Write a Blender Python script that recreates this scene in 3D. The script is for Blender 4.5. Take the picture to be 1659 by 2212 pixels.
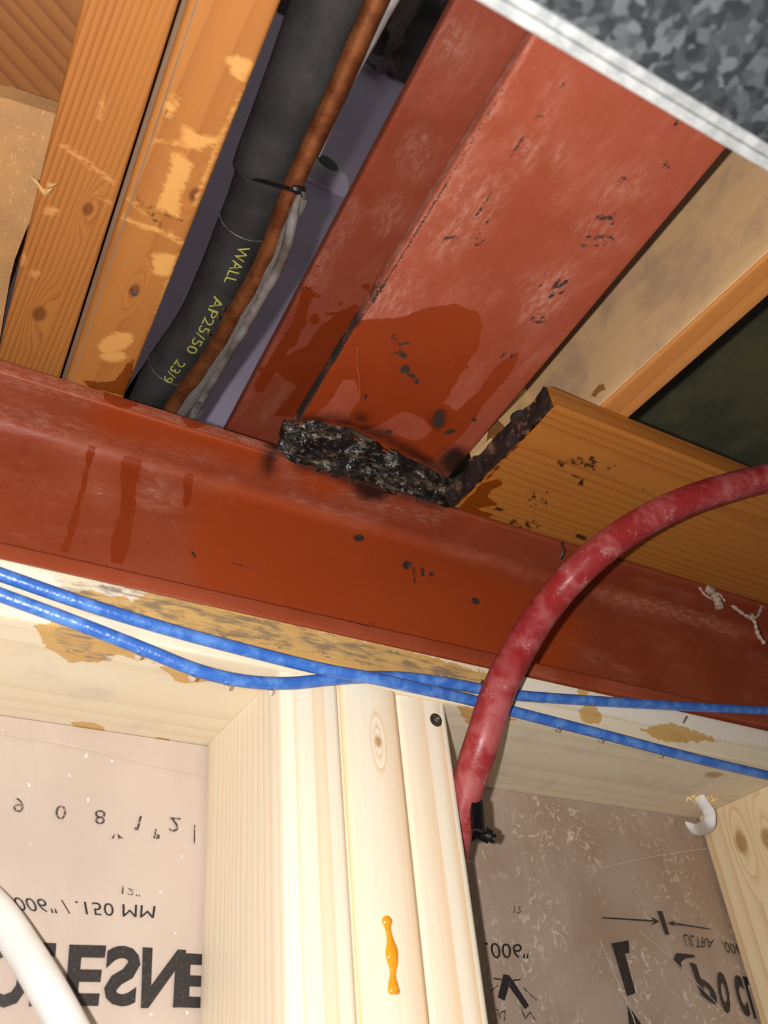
import bpy, bmesh, math, random
import numpy as np
from mathutils import Vector, Matrix, noise as mnoise
random.seed(7)
for o in list(bpy.data.objects): bpy.data.objects.remove(o)
S = bpy.context.scene
C = S.collection

# ------------------------------------------------------------------ camera, light, exposure
F_PX, CX, CY = 1949.086, 829.5, 1106.0
RW = np.array([[0.8499971422677682, -0.5193180225906331, -0.08839485024130235],
               [0.25835638661505306, 0.5571935357641251, -0.7891687659796769],
               [0.45908260218814745, 0.6479538217459847, 0.6077820409101702]])   # rows: image right, image down, forward
CAM = np.array([-0.21156329, -0.41679507, -0.24879627])
cd = bpy.data.cameras.new('camera'); cam = bpy.data.objects.new('camera', cd); C.objects.link(cam)
m = Matrix.Identity(4)
for i in range(3):
    m[i][0] = RW[0, i]; m[i][1] = -RW[1, i]; m[i][2] = -RW[2, i]; m[i][3] = CAM[i]
cam.matrix_world = m
cd.sensor_fit = 'HORIZONTAL'; cd.sensor_width = 36.0; cd.lens = F_PX / 1659.0 * 36.0
cd.clip_start = 0.01; cd.clip_end = 50
cd.dof.use_dof = True; cd.dof.focus_distance = 0.60; cd.dof.aperture_fstop = 12.0
S.camera = cam
S.view_settings.view_transform = 'Standard'; S.view_settings.look = 'None'
S.view_settings.gamma = 1.0; S.view_settings.use_curve_mapping = False
S.view_settings.exposure = 0.0
W = bpy.data.worlds.new('world'); S.world = W; W.use_nodes = True
W.node_tree.nodes['Background'].inputs[0].default_value = (1.0, 0.93, 0.86, 1)
W.node_tree.nodes['Background'].inputs[1].default_value = 0.14
ld = bpy.data.lights.new('phone_flash', 'POINT'); ld.energy = 16.0; ld.shadow_soft_size = 0.004
ld.color = (1.0, 0.965, 0.92)
fl = bpy.data.objects.new('phone_flash', ld); C.objects.link(fl)
fl.location = CAM + RW.T @ np.array([-0.026, -0.004, -0.004])

# ------------------------------------------------------------------ geometry helpers
def ray(u, v): return RW.T @ np.array([(u - CX) / F_PX, (v - CY) / F_PX, 1.0])
class Plane:
    def __init__(s, p, n):
        s.p = np.array(p, float); s.n = np.array(n, float); s.n /= np.linalg.norm(s.n)
        a = np.cross(s.n, [0, 0, 1.0]) if abs(s.n[2]) < .9 else np.array([1.0, 0, 0])
        s.a = a / np.linalg.norm(a); s.b = np.cross(s.n, s.a)
    def at(s, u, v):
        d = ray(u, v); return CAM + d * ((s.p - CAM) @ s.n) / (d @ s.n)
    def uv(s, P): Q = np.asarray(P) - s.p; return np.stack([Q @ s.a, Q @ s.b], -1)
def PZ(z): return Plane((0, 0, z), (0, 0, 1))
def PY(y): return Plane((0, y, 0), (0, 1, 0))
def PX(x): return Plane((x, 0, 0), (1, 0, 0))
def dep(u, v, t): return CAM + ray(u, v) * t

def ell(u, v, ru, rv, ang=0, n=14):
    c, s = math.cos(math.radians(ang)), math.sin(math.radians(ang))
    return [(u + ru * math.cos(t) * c - rv * math.sin(t) * s, v + ru * math.cos(t) * s + rv * math.sin(t) * c)
            for t in [2 * math.pi * k / n for k in range(n)]]
def caps(pts, w):
    out = []
    for (x0, y0), (x1, y1) in zip(pts[:-1], pts[1:]):
        L = math.hypot(x1 - x0, y1 - y0) or 1; nx, ny = -(y1 - y0) / L * w / 2, (x1 - x0) / L * w / 2
        ex, ey = (x1 - x0) / L * w * .4, (y1 - y0) / L * w * .4
        out.append([(x0 + nx, y0 + ny), (x0 - ex, y0 - ey), (x0 - nx, y0 - ny), (x1 - nx, y1 - ny), (x1 + ex, y1 + ey), (x1 + nx, y1 + ny)])
    return out
def sdf_poly(P, poly):
    """signed distance, positive inside; P (N,2), poly (M,2)"""
    d = np.full(len(P), 1e9); inside = np.zeros(len(P), bool)
    M = len(poly)
    for i in range(M):
        a = poly[i]; b = poly[(i + 1) % M]; e = b - a; w = P - a
        t = np.clip((w @ e) / max(e @ e, 1e-18), 0, 1)
        q = w - t[:, None] * e; d = np.minimum(d, (q * q).sum(1))
        c1 = (P[:, 1] >= a[1]); c2 = (P[:, 1] < b[1]); cr = e[0] * w[:, 1] - e[1] * w[:, 0]
        inside ^= ((c1 & c2 & (cr > 0)) | (~c1 & ~c2 & (cr < 0)))
    d = np.sqrt(d); return np.where(inside, d, -d)
def stain_values(V, stains, ch):
    """stains: (channel, plane, tolerance, polygon in photo frame projected on that plane); result in mm"""
    out = np.full(len(V), -20.0)
    for s in stains:
        if s[0] != ch: continue
        pl, tol = s[1], s[2]
        near = np.abs((V - pl.p) @ pl.n) < tol
        if not near.any(): continue
        poly = pl.uv(np.array([pl.at(*q) for q in s[3]]))
        P = pl.uv(V); lo = poly.min(0) - .02; hi = poly.max(0) + .02
        idx = np.where(near & (P >= lo).all(1) & (P <= hi).all(1))[0]
        if len(idx) == 0: continue
        val = sdf_poly(P[idx], poly) * 1000
        if len(s) > 4: out[idx] = np.where(val > -3, np.minimum(out[idx], -val), out[idx])   # subtract
        else: out[idx] = np.maximum(out[idx], val)
    return np.clip(out, -20, 20)

def thing(name, label, cat, loc, group=None):
    o = bpy.data.objects.new(name, None); C.objects.link(o); o.location = loc; o.empty_display_size = .01
    o['label'] = label; o['category'] = cat
    if group: o['group'] = group
    return o
def tag(o, label, cat, group=None):
    o['label'] = label; o['category'] = cat
    if group: o['group'] = group
    return o
def origin_of(o):
    p = np.zeros(3)
    while o is not None: p = p + np.array(o.location); o = o.parent
    return p
def obj(name, V, Fc, mat, parent=None, stains=None, smooth=True, angle=35, kind=None, label=None):
    V = np.asarray(V, float)
    org = origin_of(parent) if parent is not None else np.array([(V[:, 0].min() + V[:, 0].max()) / 2, (V[:, 1].min() + V[:, 1].max()) / 2, V[:, 2].min()])
    me = bpy.data.meshes.new(name); me.from_pydata((V - org).tolist(), [], [list(map(int, f)) for f in Fc]); me.update()
    a = me.attributes.new('rest', 'FLOAT_VECTOR', 'POINT'); a.data.foreach_set('vector', V.astype(np.float32).ravel())
    if stains is not None:
        for ch, nm in (('w', 's_wet'), ('c', 's_chip'), ('d', 's_dust_highlight'), ('s', 's_soot'), ('m', 's_damp')):
            a = me.attributes.new(nm, 'FLOAT', 'POINT'); a.data.foreach_set('value', stain_values(V, stains, ch).astype(np.float32))
    if smooth:
        me.polygons.foreach_set('use_smooth', [True] * len(me.polygons)); me.set_sharp_from_angle(angle=math.radians(angle))
    me.materials.append(mat)
    o = bpy.data.objects.new(name, me); C.objects.link(o)
    if parent is not None: o.parent = parent
    else: o.location = org
    if kind: o['kind'] = kind
    if label: o['label'] = label
    return o
def seg(a, b, step):
    n = max(1, int(round((b - a) / step))); return list(np.linspace(a, b, n + 1))
def lens_list(*parts):
    out = []
    for a, b, st in parts:
        s = seg(a, b, st); out += s if not out else s[1:]
    return out
def rrect(a0, b0, a1, b1, r, step, k=3):
    """rounded rectangle profile, counter clockwise, edges cut to about step"""
    pts = []
    cs = [(a1 - r, b0 + r, -90), (a1 - r, b1 - r, 0), (a0 + r, b1 - r, 90), (a0 + r, b0 + r, 180)]
    for i, (cx, cy, t0) in enumerate(cs):
        arc = [(cx + r * math.cos(math.radians(t0 + 90 * j / k)), cy + r * math.sin(math.radians(t0 + 90 * j / k))) for j in range(k + 1)]
        if pts:
            p0 = pts[-1]; L = math.hypot(arc[0][0] - p0[0], arc[0][1] - p0[1]); n = max(1, int(round(L / step)))
            pts += [(p0[0] + (arc[0][0] - p0[0]) * q / n, p0[1] + (arc[0][1] - p0[1]) * q / n) for q in range(1, n)]
        pts += arc
    p0 = pts[-1]; q0 = pts[0]; L = math.hypot(q0[0] - p0[0], q0[1] - p0[1]); n = max(1, int(round(L / step)))
    pts += [(p0[0] + (q0[0] - p0[0]) * q / n, p0[1] + (q0[1] - p0[1]) * q / n) for q in range(1, n)]
    return pts
def extrude(prof, O, A, B, L, ls):
    O, A, B, L = [np.array(q, float) for q in (O, A, B, L)]
    n = len(prof); V = []; Fc = []
    P = np.array([O + A * a + B * b for a, b in prof])
    for l in ls: V.append(P + L * l)
    V = np.concatenate(V)
    flip = np.dot(np.cross(A, B), L) < 0
    for i in range(len(ls) - 1):
        for j in range(n):
            q = [i * n + j, i * n + (j + 1) % n, (i + 1) * n + (j + 1) % n, (i + 1) * n + j]
            Fc.append(q[::-1] if flip else q)
    c0 = list(range(n))[::-1]; c1 = list(range((len(ls) - 1) * n, len(ls) * n))
    Fc += [c0[::-1], c1[::-1]] if flip else [c0, c1]
    return V, Fc
def spline(pts, n):
    P = [np.array(p, float) for p in pts]; P = [2 * P[0] - P[1]] + P + [2 * P[-1] - P[-2]]
    out = []
    for i in range(1, len(P) - 2):
        for t in np.linspace(0, 1, n, endpoint=False):
            a, b, c, d = P[i - 1:i + 3]
            out.append(.5 * (2 * b + (c - a) * t + (2 * a - 5 * b + 4 * c - d) * t * t + (3 * b - 3 * c + d - a) * t ** 3))
    out.append(P[-2]); return out
def tube(path, r, n=12, flat=1.0, cap=True, wob=0, up=None):
    P = [np.array(p, float) for p in path]; N = len(P)
    rr = r if hasattr(r, '__len__') else [r] * N
    T = [P[min(i + 1, N - 1)] - P[max(i - 1, 0)] for i in range(N)]; T = [t / np.linalg.norm(t) for t in T]
    u = np.array(up, float) if up is not None else np.cross(T[0], [0.31, .2, .9]); u -= T[0] * (u @ T[0]); u /= np.linalg.norm(u)
    V = []; Fc = []
    for i in range(N):
        u = u - T[i] * (u @ T[i]); u /= np.linalg.norm(u); w = np.cross(T[i], u)
        for k in range(n):
            a = 2 * math.pi * k / n
            q = rr[i] * (1 + (wob * (mnoise.noise(Vector(P[i] * 160 + u * math.cos(a) + w * math.sin(a)))) if wob else 0))
            V.append(P[i] + u * math.cos(a) * q + w * math.sin(a) * q * flat)
    for i in range(N - 1):
        for k in range(n):
            Fc.append([i * n + k, i * n + (k + 1) % n, (i + 1) * n + (k + 1) % n, (i + 1) * n + k])
    if cap: Fc += [list(range(n))[::-1], list(range((N - 1) * n, N * n))]
    return np.array(V), Fc
def join(*parts):
    V = []; Fc = []; o = 0
    for v, f in parts:
        V.append(np.asarray(v)); Fc += [[i + o for i in q] for q in f]; o += len(v)
    return np.concatenate(V), Fc
def lathe(prof, O, axis, n=24):
    axis = np.array(axis, float); axis /= np.linalg.norm(axis)
    u = np.cross(axis, [0.3, .9, .1]); u /= np.linalg.norm(u); w = np.cross(axis, u)
    V = []; Fc = []; m_ = len(prof)
    for r, h in prof:
        for k in range(n):
            a = 2 * math.pi * k / n; V.append(np.array(O) + axis * h + (u * math.cos(a) + w * math.sin(a)) * r)
    for i in range(m_ - 1):
        for k in range(n): Fc.append([i * n + k, i * n + (k + 1) % n, (i + 1) * n + (k + 1) % n, (i + 1) * n + k])
    Fc += [list(range(n))[::-1], list(range((m_ - 1) * n, m_ * n))]
    return np.array(V), Fc
def ngon_sheet(poly3, d):
    """flat polygon given thickness vector d"""
    n = len(poly3); V = [np.array(p, float) for p in poly3]; V += [p + np.array(d) for p in V]
    Fc = [list(range(n)), list(range(n, 2 * n))[::-1]] + [[i, i + n, (i + 1) % n + n, (i + 1) % n] for i in range(n)]
    return np.array(V), Fc

# ------------------------------------------------------------------ material helpers
def lin(r, g, b):
    f = lambda c: ((c / 255 + .055) / 1.055) ** 2.4 if c > 10 else c / 255 / 12.92
    return (f(r), f(g), f(b), 1)
class NT:
    def __init__(s, name):
        s.m = bpy.data.materials.new(name); s.m.use_nodes = True; s.t = s.m.node_tree
        s.bsdf = s.t.nodes['Principled BSDF']
    def new(s, typ, **kw):
        n = s.t.nodes.new(typ)
        for k, v in kw.items(): setattr(n, k, v)
        return n
    def put(s, sock, v):
        if isinstance(v, bpy.types.NodeSocket): s.t.links.new(v, sock)
        elif v is not None: sock.default_value = v
    def attr(s, name, fac=False):
        n = s.new('ShaderNodeAttribute', attribute_name=name); return n.outputs['Fac' if fac else 'Vector']
    def vmul(s, v, k, off=(0, 0, 0)):
        n = s.new('ShaderNodeVectorMath', operation='MULTIPLY_ADD'); s.put(n.inputs[0], v); n.inputs[1].default_value = k; n.inputs[2].default_value = off; return n.outputs[0]
    def vop(s, op, a, b=None):
        n = s.new('ShaderNodeVectorMath', operation=op); s.put(n.inputs[0], a)
        if b is not None: s.put(n.inputs[1], b)
        return n.outputs['Value'] if op in ('LENGTH', 'DOT_PRODUCT', 'DISTANCE') else n.outputs[0]
    def noise(s, v, scale, detail=3, rough=.55, dist=0, col=False):
        n = s.new('ShaderNodeTexNoise'); s.put(n.inputs['Vector'], v); n.inputs['Scale'].default_value = scale
        n.inputs['Detail'].default_value = detail; n.inputs['Roughness'].default_value = rough; n.inputs['Distortion'].default_value = dist
        return n.outputs['Color' if col else 'Fac']
    def math(s, op, a, b=None, c=None, clamp=False):
        n = s.new('ShaderNodeMath', operation=op, use_clamp=clamp)
        for i, q in enumerate((a, b, c)):
            if q is not None: s.put(n.inputs[i], q)
        return n.outputs[0]
    def mr(s, v, a, b, c=0, d=1, smooth=True):
        n = s.new('ShaderNodeMapRange', interpolation_type='SMOOTHSTEP' if smooth else 'LINEAR'); s.put(n.inputs[0], v)
        for i, q in zip((1, 2, 3, 4), (a, b, c, d)): n.inputs[i].default_value = q
        return n.outputs[0]
    def mix(s, f, a, b, mode='MIX'):
        n = s.new('ShaderNodeMix', data_type='RGBA', blend_type=mode); s.put(n.inputs[0], f); s.put(n.inputs[6], a); s.put(n.inputs[7], b); return n.outputs[2]
    def mask(s, name, amp, scale, edge, vec, off=0):
        nz = s.noise(vec, scale, 4, .6); v = s.math('MULTIPLY_ADD', s.math('SUBTRACT', nz, .5), amp, s.attr(name, True))
        return s.mr(v, off - edge, off + edge)
    def bump(s, h, strength, dist=.001):
        n = s.new('ShaderNodeBump'); s.put(n.inputs['Height'], h); n.inputs['Strength'].default_value = strength; n.inputs['Distance'].default_value = dist
        s.t.links.new(n.outputs[0], s.bsdf.inputs['Normal'])
    def out(s, **kw):
        for k, v in kw.items(): s.put(s.bsdf.inputs[k.replace('_', ' ')], v)
        return s.m

def wood(name, light, dark, axis, ring=.006, contrast=.7, fibre=.35, pith=(0, 0, 0), knots=(), wetc=(.62, .45, .25), dustc=None, chipc=None,
         along=.05, rough=.6, seed=0, patch=None, stains=True, warp=.012, wetamp=5, chipamp=4, dustamp=4, late=1.8, chipbreak=False, rot=None):
    n = NT(name); v = n.attr('rest')
    if rot is not None:
        vr = n.new('ShaderNodeVectorRotate', rotation_type='Z_AXIS'); n.put(vr.inputs['Vector'], v); vr.inputs['Angle'].default_value = rot; v = vr.outputs[0]
    k = [1, 1, 1]; k[axis] = along
    off = [-pith[i] * k[i] + seed * .37 * (i == axis) for i in range(3)]
    p = n.vmul(v, k, off)
    wn = n.noise(p, 14, 2, .5, col=True); ws = n.vmul(wn, (warp,) * 3, (-warp / 2,) * 3)
    p2 = n.vop('ADD', p, ws)
    cr = [1, 1, 1]; cr[axis] = 0.0
    kn_m = None; kd = None
    for (kc, kr) in knots:
        kk = [1, 1, 1]; kk[axis] = .62
        d = n.vop('LENGTH', n.vmul(v, kk, [-kc[i] * kk[i] for i in range(3)]))
        mk = n.mr(d, kr * .55, kr * 1.25, 1, 0); kn_m = mk if kn_m is None else n.math('MAXIMUM', kn_m, mk)
        kk[axis] = .28
        d2 = n.vop('LENGTH', n.vmul(v, kk, [-kc[i] * kk[i] for i in range(3)]))
        g = n.mr(d2, 0, kr * 2.4, 1, 0); kd = g if kd is None else n.math('MAXIMUM', kd, g)
    r = n.vop('LENGTH', n.vmul(p2, cr))
    if kd is not None: r = n.math('MULTIPLY_ADD', kd, ring * 2.2, r)
    t = n.math('FRACT', n.math('MULTIPLY', r, 1 / ring))
    w = n.math('MULTIPLY', n.mr(t, .2, .9, smooth=False), n.mr(t, .92, 1, 1, 0)); w = n.math('POWER', w, late)
    kf = [900, 900, 900]; kf[axis] = 22
    fb = n.noise(n.vmul(v, kf), 1, 2, .6)
    lg = n.noise(p, 40, 3, .6)
    f = n.math('MULTIPLY_ADD', w, contrast, n.math('MULTIPLY', n.math('SUBTRACT', fb, .5), fibre))
    f = n.math('MULTIPLY', f, n.mr(lg, .25, .7, .45, 1.1), clamp=True)
    col = n.mix(f, lin(*light), lin(*dark))
    if patch is not None: col = n.mix(n.mr(n.noise(v, patch[1], 4, .6), patch[2], patch[2] + .18, 0, patch[3]), col, lin(*patch[0]))
    if kn_m is not None:
        col = n.mix(n.math('MULTIPLY', kn_m, .85), col, n.mix(n.noise(v, 500, 2), lin(dark[0] * .55, dark[1] * .5, dark[2] * .45), lin(*dark)))
    ro = rough
    if stains:
        if dustc is not None: col = n.mix(n.math('MULTIPLY', n.mask('s_dust_highlight', dustamp, 520, 1.6, n.vmul(v, [(1 if i == axis else .45) for i in range(3)])), dustc[3]), col, lin(*dustc[:3]))
        wm = n.mask('s_wet', wetamp, 130, .35, v)
        col = n.mix(wm, col, n.mix(1.0, col, (*wetc, 1), 'MULTIPLY'))
        if chipc is not None:
            cb_ = n.math('MULTIPLY_ADD', n.mr(n.noise(n.vmul(v, [(.18 if i == axis else 1) for i in range(3)]), 260, 4, .65), .42, .6), .85, .15) if chipbreak else 1.0
            col = n.mix(n.math('MULTIPLY', cb_, n.math('MULTIPLY', n.mask('s_chip', chipamp, 600, .9, n.vmul(v, [(.3 if i == axis else 1) for i in range(3)])), chipc[3])), col, lin(*chipc[:3]))
        ro = n.mr(wm, 0, 1, rough, .22)
    n.bump(n.math('ADD', n.math('MULTIPLY', fb, .6), n.math('MULTIPLY', f, -.4)), .35, .0006)
    return n.out(Base_Color=col, Roughness=ro, Specular_IOR_Level=.35)

def red_paint(name, base=(148, 70, 44), wet=(140, 57, 24), along=1):
    n = NT(name); v = n.attr('rest'); k = [1, 1, 1]; k[along] = .35; vs = n.vmul(v, k)
    b = n.mix(n.mr(n.noise(v, 14, 4, .6), .3, .7), lin(*base), lin(base[0] * .92, base[1] * .84, base[2] * .74))
    haze = n.mr(n.noise(vs, 45, 6, .72), .48, .8, 0, .42)
    b = n.mix(haze, b, lin(180, 116, 96))
    dm = n.mask('s_dust_highlight', 22, 60, 12, vs)
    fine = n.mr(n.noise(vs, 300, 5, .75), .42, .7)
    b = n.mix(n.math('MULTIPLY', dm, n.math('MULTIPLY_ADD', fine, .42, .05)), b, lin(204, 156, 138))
    b = n.mix(n.mr(n.noise(v, 1100, 2, .5), .72, .76, 0, .6), b, lin(206, 150, 124))
    dp = n.mask('s_damp', 16, 30, 12, v)
    b = n.mix(n.math('MULTIPLY', dp, .85), b, lin(154, 62, 23))
    wm = n.mask('s_wet', 6, 110, .4, v)
    b = n.mix(wm, b, n.mix(n.noise(v, 35, 3), lin(*wet), lin(wet[0] * .9, wet[1] * .82, wet[2] * .8)))
    so = n.mask('s_soot', 10, 60, 7, v, 2); b = n.mix(n.math('MULTIPLY', so, .93), b, lin(20, 17, 16))
    cm = n.mask('s_chip', 3.4, 650, .5, v)
    sp = n.mr(n.noise(v, 900, 3, .6), .74, .77)
    spk = n.math('MULTIPLY', sp, n.mr(n.noise(v, 30, 2), .5, .62))
    cm2 = n.math('MAXIMUM', cm, n.math('MULTIPLY', spk, .75))
    b = n.mix(cm2, b, n.mix(n.noise(v, 800, 2), lin(22, 20, 20), lin(74, 60, 54)))
    ro = n.mr(n.math('MAXIMUM', wm, n.math('MULTIPLY', dp, .5)), 0, 1, .5, .3); ro = n.math('MAXIMUM', ro, n.math('MULTIPLY', cm, .55))
    h = n.math('ADD', n.math('MULTIPLY', n.noise(v, 420, 4, .7), .6), n.math('MULTIPLY', cm2, -.8))
    n.bump(n.math('MULTIPLY', h, n.mr(wm, 0, 1, 1, .35)), .4, .0008)
    return n.out(Base_Color=b, Roughness=ro, Specular_IOR_Level=.3)

def simple(name, c1, c2, scale=60, rough=.5, bump=.2, bscale=300, stretch=(1, 1, 1), metal=0, spec=.4, lo=.35, hi=.65, bdist=.0008):
    n = NT(name); v = n.vmul(n.attr('rest'), stretch)
    col = n.mix(n.mr(n.noise(v, scale, 4, .6), lo, hi), lin(*c1), lin(*c2))
    if bump: n.bump(n.noise(v, bscale, 3, .6), bump, bdist)
    return n.out(Base_Color=col, Roughness=rough, Metallic=metal, Specular_IOR_Level=spec)

# ------------------------------------------------------------------ frames and key dimensions (metres)
Z = np.array([0, 0, 1.0])
PSI, ANG = -0.0131, -0.0716
XS = np.array([math.cos(PSI), math.sin(PSI), 0]); YP = np.array([-math.sin(PSI), math.cos(PSI), 0])       # main beam: along, into wall
YS = np.array([-math.sin(ANG), math.cos(ANG), 0]); XP = np.array([math.cos(ANG), math.sin(ANG), 0])       # crossing beam and joists: along, across
YB, ZB, H1, TF = 0.0059, 0.038, 0.144, 0.0116
ZT = ZB + H1                                                                                              # top of main beam
D = 0.1124                                                                                                # depth of the stud bay
BO = np.array([0.17, YB, 0.0])
P_WEB = Plane(BO + YP * .044, YP); P_FU = PZ(ZT - TF); P_B2 = PZ(ZT); H2 = .1227; P_B2T = PZ(ZT + H2)
P_S = PY(0.0); P_PU = PZ(0.0); P_J1 = PZ(ZT); P_J2 = PZ(ZT + .014); ZK = ZT - .02; P_K = PZ(ZK)

M_RED = red_paint('red_primer_paint', along=0); M_RED2 = red_paint('red_primer_paint_dusty', base=(152, 74, 54), along=1)
# ------------------------------------------------------------------ main steel beam
st = []
def add(ch, pl, tol, *polys):
    for p in polys: st.append((ch, pl, tol, p))
add('w', P_WEB, .004,
    [(192, 940), (220, 950), (205, 975), (190, 1030), (170, 1120), (145, 1195), (132, 1190), (150, 1130), (175, 1050), (187, 985)],
    [(285, 960), (312, 970), (302, 1010), (295, 1050), (290, 1110), (280, 1170), (265, 1222), (238, 1217), (240, 1165), (260, 1100), (262, 1050), (258, 1000)],
    [(398, 990), (420, 1000), (414, 1060), (404, 1110), (396, 1090)])
add('m', P_WEB, .004, [(400, 1000), (424, 1010), (418, 1040), (430, 1060), (520, 1042), (600, 1050), (680, 1092), (760, 1130), (860, 1155), (960, 1195), (1060, 1235), (1170, 1275), (1270, 1345), (1210, 1480), (900, 1400), (600, 1320), (430, 1275), (400, 1180), (412, 1100)])
add('d', P_WEB, .012, *caps([(0, 905), (200, 950), (400, 1000), (480, 1012)], 26),
    [(590, 1055), (640, 1068), (720, 1085), (810, 1105), (800, 1135), (700, 1115), (620, 1090)], ell(215, 1060, 12, 14), ell(340, 1060, 30, 30), ell(480, 1080, 20, 30),
    [(900, 1120), (960, 1140), (980, 1170), (930, 1165)], *caps([(1300, 1290), (1480, 1330), (1600, 1380)], 20), ell(1550, 1362, 10, 10))
add('c', P_WEB, .004, ell(836, 1120, 8, 20, 25), ell(775, 1162, 12, 8), ell(877, 1222, 8, 8), *caps([(893, 1215), (897, 1258)], 5),
    *caps([(912, 1226), (914, 1246)], 7), ell(932, 1240, 6, 6), ell(1027, 1298, 10, 7, 30), *caps([(413, 1188), (425, 1207)], 5), ell(880, 1214, 9, 3),
    *caps([(805, 1345), (806, 1358)], 5), *caps([(500, 1216), (560, 1228)], 2))
add('m', P_FU, .004, [(200, 862), (260, 866), (330, 884), (420, 908), (560, 950), (600, 1000), (590, 1020), (480, 995), (330, 965), (215, 945), (192, 925)],
    [(640, 1010), (720, 1030), (760, 1060), (690, 1080), (650, 1050)])
add('d', P_FU, .004, *caps([(0, 808), (150, 850), (220, 872)], 16), *caps([(0, 880), (150, 915), (300, 950), (470, 990)], 16),
    [(600, 1010), (700, 1040), (860, 1090), (980, 1110), (940, 1130), (760, 1080), (620, 1040)])
add('s', P_FU, .004, ell(584, 985, 24, 50, 12), ell(604, 972, 36, 20, 20), *caps([(640, 1000), (760, 1036), (860, 1062), (960, 1090)], 26), ell(800, 1058, 50, 26, 15))
P_FE = Plane(BO, YP)
add('d', P_FE, .003, *caps([(-10, 788), (140, 828), (300, 872), (490, 935), (600, 968)], 34))
add('s', P_FE, .003, ell(600, 960, 30, 24), *caps([(640, 985), (960, 1085)], 30))
add('w', P_FE, .003, ell(262, 860, 40, 20, 15), ell(420, 905, 30, 20, 15))
add('c', P_FE, .003, *caps([(300, 862), (380, 892)], 4), *caps([(0, 1168), (60, 1176), (120, 1192)], 4), *caps([(170, 1205), (260, 1226)], 4), ell(40, 1173, 10, 5, 12), ell(190, 1207, 10, 4, 12), *caps([(500, 1278), (800, 1352)], 2))
b1 = thing('steel_beam', 'long red-primed steel I-beam running along the wall on top of the stud plate', 'beam', BO + Z * ZB)
LS = lens_list((-.75, -.42, .05), (-.42, .34, .0025), (.34, .9, .02))
def part_b1(name, prof):
    V, Fc = extrude(prof, BO, YP, Z, XS, LS); return obj(name, V, Fc, M_RED, b1, st)
part_b1('top_flange', rrect(0, ZT - TF, .104, ZT, .0018, .003))
part_b1('bottom_flange', rrect(0, ZB, .104, ZB + TF, .0018, .004))
rf = .009; wp = []
for k in range(6):
    t = math.radians(90 * k / 5); wp.append((.044 - rf * (1 - math.sin(t)), ZB + TF + rf * (1 - math.cos(t))))
zs = seg(ZB + TF + rf, ZT - TF - rf, .0026); wp += [(.044, z) for z in zs[1:]]
for k in range(1, 6):
    t = math.radians(90 * k / 5); wp.append((.044 - rf * (1 - math.cos(t)), ZT - TF - rf + rf * math.sin(t)))
wp += [(.059, ZT - TF), (.051, ZT - TF - rf), (.051, ZB + TF + rf), (.059, ZB + TF)]
part_b1('web', wp[::-1])

# ------------------------------------------------------------------ crossing steel beam
st = []; O2_ = np.array([.0081, YB, ZT])
add('w', P_B2, .004, [(745, 705), (772, 693), (868, 686), (919, 664), (983, 657), (1034, 676), (1043, 702), (1034, 753), (1008, 785), (1021, 804), (1072, 791), (1125, 750), (1110, 800), (1050, 870), (1000, 940), (930, 1000), (640, 915), (680, 830)])
for sub in ([(743, 822), (768, 820), (780, 863), (761, 881), (755, 908), (712, 908), (676, 899), (698, 883), (719, 861), (728, 836)],
            [(777, 932), (809, 924), (835, 909), (872, 889), (907, 898), (933, 927), (907, 955), (849, 940)], [(1000, 800), (1080, 775), (1040, 840), (985, 890), (960, 870)]):
    st.append(('w', P_B2, .004, sub, 1))
add('d', P_B2, .004, [(1120, 285), (1160, 305), (1222, 312), (1215, 340), (1140, 352), (1100, 320)], *caps([(1205, 165), (1165, 262)], 14),
    [(840, 560), (890, 580), (900, 640), (860, 660), (790, 655)], [(800, 640), (870, 600), (880, 680), (790, 682)], *caps([(830, 615), (950, 420), (1080, 215)], 22),
    [(1260, 480), (1340, 470), (1350, 530), (1260, 530)], [(1320, 380), (1400, 390), (1390, 430), (1310, 420)], [(1140, 600), (1240, 570), (1210, 680), (1130, 700)],
    [(1000, 400), (1100, 380), (1060, 480), (960, 560), (930, 540)])
rng = random.Random(3)
def speck(cx, cy, rx, ry, nn, lo=2, hi=5):
    return [ell(cx + rng.uniform(-rx, rx), cy + rng.uniform(-ry, ry), rng.uniform(lo, hi), rng.uniform(lo, hi) * .7, rng.uniform(0, 180), 8) for _ in range(nn)]
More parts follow.
